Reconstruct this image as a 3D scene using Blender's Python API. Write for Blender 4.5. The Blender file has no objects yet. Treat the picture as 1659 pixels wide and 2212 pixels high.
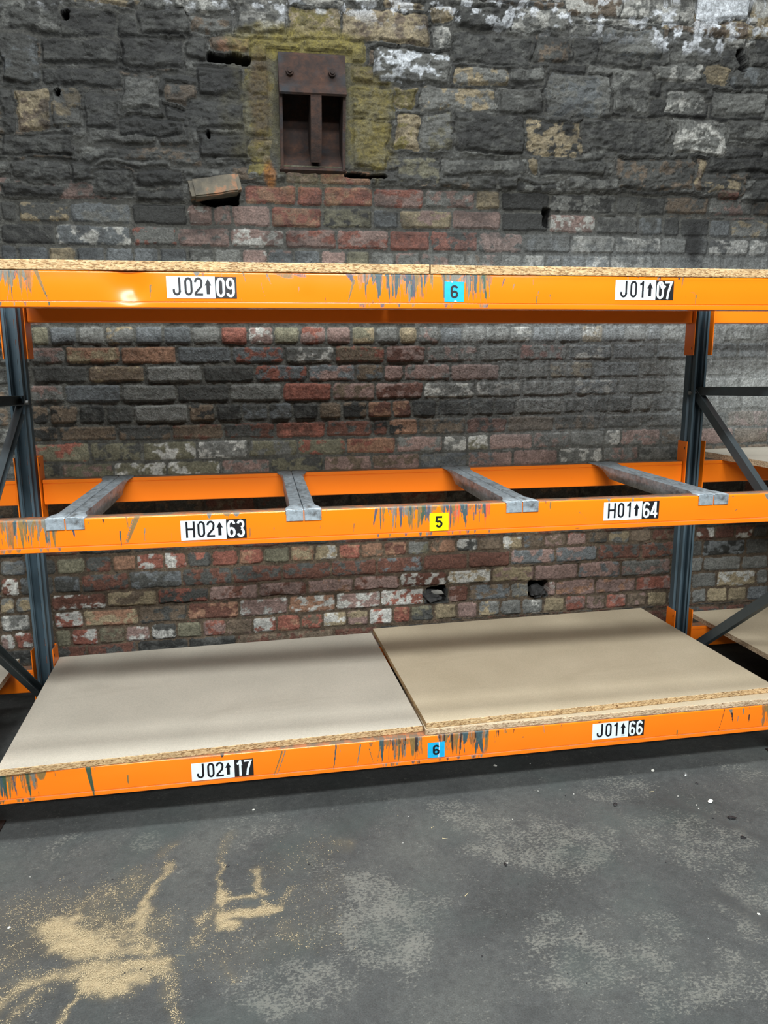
import bpy, math, random
import numpy as np
from mathutils import Matrix, Vector

# ---------------------------------------------------------------- camera, world, lights, exposure
sc = bpy.context.scene
C = sc.collection
cam_d = bpy.data.cameras.new('camera'); cam = bpy.data.objects.new('camera', cam_d); C.objects.link(cam)
cam_d.sensor_fit = 'HORIZONTAL'; cam_d.sensor_width = 36.0
cam_d.lens = 1639.105 / 1659.0 * 36.0
cam_d.clip_start = 0.05; cam_d.clip_end = 100
_yaw, _pit, _rol = 0.1588, -0.1935, -0.0070
_cy, _sy, _cp, _sp = math.cos(_yaw), math.sin(_yaw), math.cos(_pit), math.sin(_pit)
_f = Vector((_sy*_cp, _cy*_cp, _sp)); _r = Vector((_cy, -_sy, 0)); _u = _r.cross(_f)
_r2 = _r*math.cos(_rol) + _u*math.sin(_rol); _u2 = -_r*math.sin(_rol) + _u*math.cos(_rol)
M = Matrix((( _r2.x, _u2.x, -_f.x, 0.85415), (_r2.y, _u2.y, -_f.y, -2.27925), (_r2.z, _u2.z, -_f.z, 1.44181), (0, 0, 0, 1)))
cam.matrix_world = M
sc.camera = cam

sc.view_settings.view_transform = 'Standard'; sc.view_settings.look = 'None'
sc.view_settings.gamma = 1.0; sc.view_settings.use_curve_mapping = False
sc.view_settings.exposure = 0.0

world = bpy.data.worlds.new('world'); sc.world = world; world.use_nodes = True
wb = world.node_tree.nodes['Background']; wb.inputs[0].default_value = (0.90, 0.97, 1.0, 1); wb.inputs[1].default_value = 0.035

def area(name, loc, target, sx, sy, power, color=(0.96, 0.99, 1.0), shape='RECTANGLE'):
    d = bpy.data.lights.new(name, 'AREA'); d.shape = shape; d.size = sx; d.size_y = sy; d.energy = power; d.color = color
    o = bpy.data.objects.new(name, d); C.objects.link(o); o.location = loc
    o.rotation_euler = (Vector(target) - Vector(loc)).to_track_quat('-Z', 'Y').to_euler()
    return o
area('ceiling_lamp', (1.3, -0.30, 4.4), (1.3, -0.30, 0), 3.6, 0.45, 150)
area('ceiling_lamp', (1.0, -3.45, 4.4), (1.3, 0.3, 0.7), 3.0, 0.40, 345)
area('ceiling_lamp', (1.0, -7.3, 4.5), (1.3, 0, 1.0), 6.0, 0.35, 440)

# ---------------------------------------------------------------- helpers
def s2l(c):
    c = np.asarray(c, float) / 255.0
    return np.where(c <= 0.04045, c / 12.92, ((c + 0.055) / 1.055) ** 2.4)
def lin(r, g, b): return tuple(float(v) for v in s2l((r, g, b))) + (1.0,)

def tag(o, label=None, cat=None, group=None, kind=None):
    if label: o['label'] = label
    if cat: o['category'] = cat
    if group: o['group'] = group
    if kind: o['kind'] = kind
    return o
def root(name, loc, label, cat, group=None):
    o = bpy.data.objects.new(name, None); C.objects.link(o); o.location = loc; o.empty_display_size = 0.05
    return tag(o, label, cat, group)
def wloc(o):
    v = Vector(o.location); p = o.parent
    while p is not None: v += Vector(p.location); p = p.parent
    return v
def mesh_obj(name, verts, faces, mat, parent=None, smooth=False, origin=None):
    me = bpy.data.meshes.new(name)
    vs = np.asarray(verts, float)
    base = np.array(wloc(parent)) if parent is not None else np.zeros(3)
    org = np.array(origin, float) if origin is not None else (base if parent is not None else np.zeros(3))
    me.from_pydata((vs - org).tolist(), [], [list(map(int, f)) for f in faces])
    me.materials.append(mat)
    if smooth:
        me.polygons.foreach_set('use_smooth', [True]*len(me.polygons))
        me.set_sharp_from_angle(angle=math.radians(35))
    o = bpy.data.objects.new(name, me); C.objects.link(o)
    if parent is not None: o.parent = parent
    o.location = (org - base).tolist()
    return o
class MB:
    def __init__(s): s.v = []; s.f = []
    def add(s, v, f):
        n = len(s.v); s.v += [tuple(map(float, p)) for p in v]; s.f += [tuple(i+n for i in q) for q in f]
    def box(s, x0, x1, y0, y1, z0, z1, rot=None, bev=0.0):
        if bev <= 0:
            v = [(x0,y0,z0),(x1,y0,z0),(x1,y1,z0),(x0,y1,z0),(x0,y0,z1),(x1,y0,z1),(x1,y1,z1),(x0,y1,z1)]
            f = [(0,3,2,1),(4,5,6,7),(0,1,5,4),(1,2,6,5),(2,3,7,6),(3,0,4,7)]
        else:
            import bmesh
            b = bmesh.new(); bmesh.ops.create_cube(b, size=1.0)
            for q in b.verts: q.co = Vector(((x0+x1)/2+q.co.x*(x1-x0), (y0+y1)/2+q.co.y*(y1-y0), (z0+z1)/2+q.co.z*(z1-z0)))
            bmesh.ops.bevel(b, geom=list(b.edges), offset=bev, segments=2, affect='EDGES', profile=0.6)
            b.verts.index_update(); v = [tuple(q.co) for q in b.verts]; f = [tuple(q.index for q in p.verts) for p in b.faces]; b.free()
        if rot is not None: v = [tuple(rot @ Vector(p)) for p in v]
        s.add(v, f)
    def tube(s, a, b, prof, up=(0,0,1), cap=True):
        a, b = Vector(a), Vector(b); d = (b-a).normalized(); x = Vector(up).cross(d).normalized(); y = d.cross(x)
        n = len(prof); v = [a + x*p[0] + y*p[1] for p in prof] + [b + x*p[0] + y*p[1] for p in prof]
        f = [(i, (i+1) % n, n+(i+1) % n, n+i) for i in range(n)]
        if cap: f += [tuple(range(n))[::-1], tuple(range(n, 2*n))]
        s.add(v, f)
    def cyl(s, a, b, r, n=16, r2=None):
        r2 = r if r2 is None else r2
        a, b = Vector(a), Vector(b); d = (b-a).normalized(); t = Vector((0,0,1)) if abs(d.z) < .9 else Vector((1,0,0))
        x = t.cross(d).normalized(); y = d.cross(x)
        v = [a + (x*math.cos(k*2*math.pi/n) + y*math.sin(k*2*math.pi/n))*r for k in range(n)] + [b + (x*math.cos(k*2*math.pi/n) + y*math.sin(k*2*math.pi/n))*r2 for k in range(n)]
        f = [(i, (i+1) % n, n+(i+1) % n, n+i) for i in range(n)] + [tuple(range(n))[::-1], tuple(range(n, 2*n))]
        s.add(v, f)
    def build(s, name, mat, parent=None, smooth=False, origin=None): return mesh_obj(name, s.v, s.f, mat, parent, smooth, origin)

# value noise on arrays
def vnoise(x, y, seed):
    rs = np.random.RandomState(seed); T = rs.rand(256, 256)
    xi = np.floor(x).astype(int); yi = np.floor(y).astype(int); fx = x-xi; fy = y-yi
    fx = fx*fx*(3-2*fx); fy = fy*fy*(3-2*fy)
    a = T[xi % 256, yi % 256]; b = T[(xi+1) % 256, yi % 256]; c = T[xi % 256, (yi+1) % 256]; d = T[(xi+1) % 256, (yi+1) % 256]
    return (a*(1-fx)+b*fx)*(1-fy) + (c*(1-fx)+d*fx)*fy
def fbm(x, y, seed, octs=4, g=0.5):
    s = 0; a = 1; t = 0
    for k in range(octs):
        s = s + a*vnoise(x*2**k, y*2**k, seed+k*7); t += a; a *= g
    return s/t
def sstep(a, b, x):
    t = np.clip((x-a)/(b-a), 0, 1); return t*t*(3-2*t)

# ---------------------------------------------------------------- materials
def newmat(name, rough=0.6, metal=0.0, spec=0.5):
    m = bpy.data.materials.new(name); m.use_nodes = True
    b = m.node_tree.nodes['Principled BSDF']; b.inputs['Roughness'].default_value = rough; b.inputs['Metallic'].default_value = metal
    b.inputs['Specular IOR Level'].default_value = spec
    return m, m.node_tree, b
def N(t, kind, **kw):
    n = t.nodes.new(kind)
    for k, v in kw.items():
        if k in n.inputs: n.inputs[k].default_value = v
        else: setattr(n, k, v)
    return n
def noise(t, scale, detail=4, rough=0.55, vec=None, stretch=None, dist=0.0):
    tc = t.nodes.new('ShaderNodeTexCoord'); mp = t.nodes.new('ShaderNodeMapping')
    t.links.new(tc.outputs['Object'], mp.inputs[0])
    if stretch: mp.inputs['Scale'].default_value = stretch
    n = N(t, 'ShaderNodeTexNoise'); n.inputs['Scale'].default_value = scale; n.inputs['Detail'].default_value = detail
    n.inputs['Roughness'].default_value = rough; n.inputs['Distortion'].default_value = dist
    t.links.new(mp.outputs[0], n.inputs['Vector']); return n.outputs['Fac']
def ramp(t, src, stops):
    r = t.nodes.new('ShaderNodeValToRGB'); e = r.color_ramp.elements
    while len(e) < len(stops): e.new(0.5)
    for i, (p, c) in enumerate(stops): e[i].position = p; e[i].color = c if len(c) == 4 else (*c, 1)
    t.links.new(src, r.inputs[0]); return r.outputs[0]
def mix(t, a, b, fac, mode='MIX'):
    m = t.nodes.new('ShaderNodeMix'); m.data_type = 'RGBA'; m.blend_type = mode
    for v, i in ((fac, 0), (a, 6), (b, 7)):
        if isinstance(v, (int, float)): m.inputs[i].default_value = v
        elif isinstance(v, tuple): m.inputs[i].default_value = v
        else: t.links.new(v, m.inputs[i])
    return m.outputs[2]
def math_(t, op, a, b=None, c=None):
    m = t.nodes.new('ShaderNodeMath'); m.operation = op
    for i, v in enumerate((a, b, c)):
        if v is None: continue
        if isinstance(v, (int, float)): m.inputs[i].default_value = v
        else: t.links.new(v, m.inputs[i])
    return m.outputs[0]
def bump(t, b, h, strength=0.3, dist=0.002):
    n = t.nodes.new('ShaderNodeBump'); n.inputs['Strength'].default_value = strength; n.inputs['Distance'].default_value = dist
    t.links.new(h, n.inputs['Height']); t.links.new(n.outputs[0], b.inputs['Normal'])
def attr(t, name):
    a = t.nodes.new('ShaderNodeAttribute'); a.attribute_name = name; return a
def maprange(t, v, a, b, c=0.0, d=1.0):
    m = t.nodes.new('ShaderNodeMapRange'); m.inputs[1].default_value = a; m.inputs[2].default_value = b; m.inputs[3].default_value = c; m.inputs[4].default_value = d
    t.links.new(v, m.inputs[0]); return m.outputs[0]
BW = [(0, (0, 0, 0)), (1, (1, 1, 1))]

# wall
mat_wall, t, b = newmat('masonry', 0.82, spec=0.35)
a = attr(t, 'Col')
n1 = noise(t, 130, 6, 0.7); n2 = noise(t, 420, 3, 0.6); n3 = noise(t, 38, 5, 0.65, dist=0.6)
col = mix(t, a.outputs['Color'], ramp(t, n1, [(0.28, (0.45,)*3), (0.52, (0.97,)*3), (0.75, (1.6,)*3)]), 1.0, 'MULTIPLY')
col = mix(t, col, ramp(t, n3, [(0.3, (0.55, 0.55, 0.53)), (0.55, (1.0, 1.0, 1.0)), (0.72, (1.45, 1.45, 1.45))]), 0.85, 'MULTIPLY')
fl = math_(t, 'MULTIPLY', ramp(t, n2, [(0.66, (0, 0, 0)), (0.72, (1, 1, 1))]), ramp(t, n3, [(0.5, (0, 0, 0)), (0.62, (1, 1, 1))]))
col = mix(t, col, (0.33, 0.34, 0.34, 1), math_(t, 'MULTIPLY', fl, 0.55))
t.links.new(col, b.inputs['Base Color'])
bump(t, b, math_(t, 'ADD', n1, math_(t, 'MULTIPLY', n3, 2.0)), 0.9, 0.005)
t.links.new(ramp(t, n3, [(0.35, (0.55,)*3), (0.65, (0.95,)*3)]), b.inputs['Roughness'])

# floor
mat_floor, t, b = newmat('concrete_floor', 0.75, spec=0.3)
sca = attr(t, 'Scuff'); sep = t.nodes.new('ShaderNodeSeparateColor'); t.links.new(sca.outputs['Color'], sep.inputs[0])
scf, dus, drk = sep.outputs[0], sep.outputs[1], sep.outputs[2]
big = noise(t, 2.2, 5, 0.6); base = ramp(t, big, [(0.28, lin(54, 56, 55)), (0.5, lin(69, 71, 70)), (0.72, lin(82, 84, 81))])
fine = noise(t, 260, 3, 0.7); base = mix(t, base, ramp(t, fine, [(0.25, (0.6,)*3), (0.75, (1.42,)*3)]), 0.85, 'MULTIPLY')
sm = noise(t, 120, 8, 0.76, stretch=(0.8, 1.2, 1), dist=0.35); sm2 = noise(t, 7, 4, 0.6)
med = noise(t, 15, 5, 0.65)
base = mix(t, base, ramp(t, noise(t, 45, 6, 0.7), [(0.3, (0.78,)*3), (0.7, (1.25,)*3)]), 0.9, 'MULTIPLY')
thr = math_(t, 'ADD', sm, math_(t, 'ADD', math_(t, 'MULTIPLY', scf, 0.17), math_(t, 'ADD', math_(t, 'MULTIPLY', sm2, 0.14), math_(t, 'MULTIPLY', med, 0.42))))
spk = maprange(t, thr, 0.87, 0.96)
base = mix(t, base, lin(126, 126, 118), math_(t, 'MULTIPLY', spk, 0.58))
dn = noise(t, 14, 5, 0.65); base = mix(t, base, lin(52, 53, 53), math_(t, 'MULTIPLY', ramp(t, dn, [(0.56, (0,)*3), (0.75, (1,)*3)]), 0.45))
tn = noise(t, 3.1, 3); base = mix(t, base, lin(70, 80, 77), math_(t, 'MULTIPLY', ramp(t, tn, [(0.52, (0,)*3), (0.7, (1,)*3)]), 0.4))
base = mix(t, base, lin(60, 61, 60), math_(t, 'MULTIPLY', drk, ramp(t, sm, [(0.35, (0,)*3), (0.6, (1,)*3)])))
gn = noise(t, 330, 3, 0.8); gm = noise(t, 34, 5, 0.7, dist=0.8)
dth = math_(t, 'ADD', dus, math_(t, 'ADD', math_(t, 'MULTIPLY', gn, 0.8), math_(t, 'MULTIPLY', gm, 1.1)))
df = maprange(t, dth, 1.30, 1.92)
df = math_(t, 'MULTIPLY', df, maprange(t, dus, 0.02, 0.12))
base = mix(t, base, lin(100, 93, 76), math_(t, 'MULTIPLY', maprange(t, dus, 0.03, 0.55), 0.6))
base = mix(t, base, mix(t, lin(148, 133, 103), lin(184, 168, 134), gn), df)
t.links.new(base, b.inputs['Base Color'])
bump(t, b, math_(t, 'ADD', fine, math_(t, 'MULTIPLY', df, 3.0)), 0.35, 0.002)

def orange_mat(name, painted):
    m, t, b = newmat(name, 0.30, spec=0.5)
    n = noise(t, 3.0, 3); c = mix(t, lin(247, 120, 16), lin(251, 129, 22), n)
    sn = noise(t, 55, 5, 0.7, stretch=(1, 1, 0.35)); c = mix(t, c, lin(120, 70, 32), math_(t, 'MULTIPLY', ramp(t, sn, [(0.70, (0,)*3), (0.76, (1,)*3)]), 0.6))
    if painted:
        a = attr(t, 'Paint'); nn = noise(t, 420, 4, 0.7, stretch=(1, 1, 0.25))
        f = maprange(t, math_(t, 'ADD', a.outputs['Alpha'], math_(t, 'MULTIPLY', math_(t, 'SUBTRACT', nn, 0.5), 0.9)), 0.35, 0.62)
        f = math_(t, 'MULTIPLY', f, maprange(t, a.outputs['Alpha'], 0.03, 0.15))
        cc = mix(t, a.outputs['Color'], ramp(t, nn, [(0.3, (0.6,)*3), (0.7, (1.5,)*3)]), 0.7, 'MULTIPLY')
        c = mix(t, c, cc, f)
        t.links.new(maprange(t, f, 0, 1, 0.19, 0.55), b.inputs['Roughness'])
    g = t.nodes.new('ShaderNodeNewGeometry'); sx = t.nodes.new('ShaderNodeSeparateXYZ'); t.links.new(g.outputs['True Normal'], sx.inputs[0])
    up = math_(t, 'MULTIPLY', maprange(t, sx.outputs[2], 0.75, 0.95), ramp(t, noise(t, 24, 4, 0.6), [(0.3, (0.55,)*3), (0.6, (1,)*3)]))
    c = mix(t, c, lin(112, 98, 84), up)
    t.links.new(c, b.inputs['Base Color'])
    bump(t, b, noise(t, 9, 3), 0.12, 0.004)
    return m
mat_orange = orange_mat('orange_enamel', False); mat_orange_worn = orange_mat('scuffed_orange_enamel', True)

mat_post, t, b = newmat('blue_grey_painted_steel', 0.42, spec=0.45)
n = noise(t, 30, 5, 0.7, stretch=(1, 1, 0.3))
c = mix(t, lin(58, 74, 84), lin(74, 92, 101), n)
c = mix(t, c, lin(120, 85, 62), ramp(t, noise(t, 46, 4, 0.7, stretch=(1, 1, 0.5)), [(0.71, (0,)*3), (0.75, (1,)*3)]))
t.links.new(c, b.inputs['Base Color'])
mat_brace, t, b = newmat('dark_grey_brace_steel', 0.45, spec=0.45)
c = mix(t, lin(56, 64, 67), lin(74, 84, 88), noise(t, 18, 5, 0.7))
t.links.new(c, b.inputs['Base Color'])
mat_bolt, t, b = newmat('zinc_bolt', 0.4, 0.7); b.inputs['Base Color'].default_value = lin(150, 152, 150)

mat_galv, t, b = newmat('galvanised_steel', 0.45, 0.4)
v = N(t, 'ShaderNodeTexVoronoi'); tc = t.nodes.new('ShaderNodeTexCoord'); t.links.new(tc.outputs['Object'], v.inputs['Vector']); v.inputs['Scale'].default_value = 90
c = mix(t, lin(138, 148, 154), lin(176, 188, 195), v.outputs['Color'])
c = mix(t, c, lin(96, 98, 98), ramp(t, noise(t, 26, 5, 0.7, stretch=(1, 0.4, 1)), [(0.5, (0,)*3), (0.7, (1,)*3)]))
t.links.new(c, b.inputs['Base Color']); t.links.new(maprange(t, noise(t, 40, 4), 0.3, 0.7, 0.35, 0.62), b.inputs['Roughness'])
bump(t, b, noise(t, 60, 4), 0.25, 0.003)

def board_top(name, c0, c1, c2):
    m, t, b = newmat(name, 0.7, spec=0.3)
    n = noise(t, 3.0, 4); c = mix(t, lin(*c0), lin(*c1), ramp(t, n, [(0.3, (0,)*3), (0.7, (1,)*3)]))
    c = mix(t, c, ramp(t, noise(t, 300, 3, 0.8), [(0.3, (0.78,)*3), (0.7, (1.2,)*3)]), 0.75, 'MULTIPLY')
    c = mix(t, c, lin(*c2), math_(t, 'MULTIPLY', ramp(t, noise(t, 4.5, 5, 0.6, stretch=(0.4, 1, 1), dist=0.5), [(0.56, (0,)*3), (0.78, (1,)*3)]), 0.45))
    t.links.new(c, b.inputs['Base Color']); return m
mat_btop_l = board_top('pale_chipboard_face', (176, 170, 156), (188, 181, 166), (140, 132, 118))
mat_btop_r = board_top('tan_chipboard_face', (176, 163, 138), (188, 175, 150), (150, 136, 112))
def edge_mat(name, ca, cb, cc):
    m, t, b = newmat(name, 0.8, spec=0.25)
    v = N(t, 'ShaderNodeTexVoronoi'); tc = t.nodes.new('ShaderNodeTexCoord'); mp = t.nodes.new('ShaderNodeMapping'); mp.inputs['Scale'].default_value = (0.45, 0.6, 1.6)
    t.links.new(tc.outputs['Object'], mp.inputs[0])
    ns = N(t, 'ShaderNodeTexNoise'); ns.inputs['Scale'].default_value = 60; t.links.new(mp.outputs[0], ns.inputs['Vector'])
    add = t.nodes.new('ShaderNodeVectorMath'); add.operation = 'MULTIPLY_ADD'; t.links.new(ns.outputs['Color'], add.inputs[0]); add.inputs[1].default_value = (0.012,)*3; t.links.new(mp.outputs[0], add.inputs[2])
    t.links.new(add.outputs[0], v.inputs['Vector']); v.inputs['Scale'].default_value = 330
    sp = t.nodes.new('ShaderNodeSeparateColor'); t.links.new(v.outputs['Color'], sp.inputs[0])
    c = ramp(t, sp.outputs[0], [(0.0, lin(*ca)), (0.35, lin(*cb)), (1.0, lin(*cc))])
    c = mix(t, c, ramp(t, noise(t, 9, 3), [(0.3, (0.85,)*3), (0.7, (1.1,)*3)]), 1.0, 'MULTIPLY')
    t.links.new(c, b.inputs['Base Color']); bump(t, b, sp.outputs[0], 0.5, 0.0015); return m
mat_edge = edge_mat('chipboard_edge', (112, 82, 52), (180, 147, 104), (214, 187, 144))
mat_edge_dull = edge_mat('dull_chipboard_edge', (128, 102, 76), (186, 160, 128), (220, 198, 166))

def plain(name, c, rough=0.5, var=0.06, scale=40):
    m, t, b = newmat(name, rough)
    t.links.new(mix(t, lin(*c), ramp(t, noise(t, scale, 3), [(0.3, (1-var*2,)*3), (0.7, (1+var,)*3)]), 1.0, 'MULTIPLY'), b.inputs['Base Color']); return m
mat_white = plain('white_vinyl', (226, 240, 245), 0.35)
mat_black = plain('black_vinyl', (28, 28, 30), 0.35)
mat_ink = plain('black_ink', (14, 14, 20), 0.4)
mat_blue = plain('blue_vinyl', (20, 172, 222), 0.35)
mat_yellow = plain('yellow_vinyl', (252, 246, 0), 0.35)
mat_grey_ink = plain('grey_ink', (175, 186, 190), 0.5)
mat_scuff = plain('torn_sticker_paper', (196, 204, 214), 0.7)

mat_rust, t, b = newmat('rusted_iron', 0.85, spec=0.25)
c = ramp(t, noise(t, 22, 7, 0.7), [(0.25, lin(22, 19, 19)), (0.45, lin(36, 27, 24)), (0.62, lin(52, 35, 27)), (0.82, lin(84, 58, 40))])
c = mix(t, c, lin(34, 36, 39), ramp(t, noise(t, 7, 4, 0.6), [(0.52, (0,)*3), (0.68, (1,)*3)]))
t.links.new(c, b.inputs['Base Color']); bump(t, b, noise(t, 60, 6, 0.7), 0.8, 0.004)
mat_stone_dark = plain('dark_rubble', (50, 50, 50), 0.9, 0.3, 60)
mat_brick_loose, t, b = newmat('sooty_brick', 0.9)
t.links.new(ramp(t, noise(t, 11, 5, 0.6), [(0.35, lin(58, 56, 50)), (0.55, lin(84, 78, 66)), (0.66, lin(128, 88, 62))]), b.inputs['Base Color']); bump(t, b, noise(t, 60, 6, 0.7), 0.7, 0.004)
mat_chip_w = plain('white_crumb', (225, 225, 215), 0.7); mat_chip_g = plain('grey_crumb', (140, 140, 134), 0.8); mat_chip_k = plain('black_crumb', (34, 34, 36), 0.6, 0.2)
mat_straw = plain('pale_splinter', (205, 190, 150), 0.7); mat_saw = plain('sawdust', (182, 166, 132), 0.9, 0.15, 400)

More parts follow.
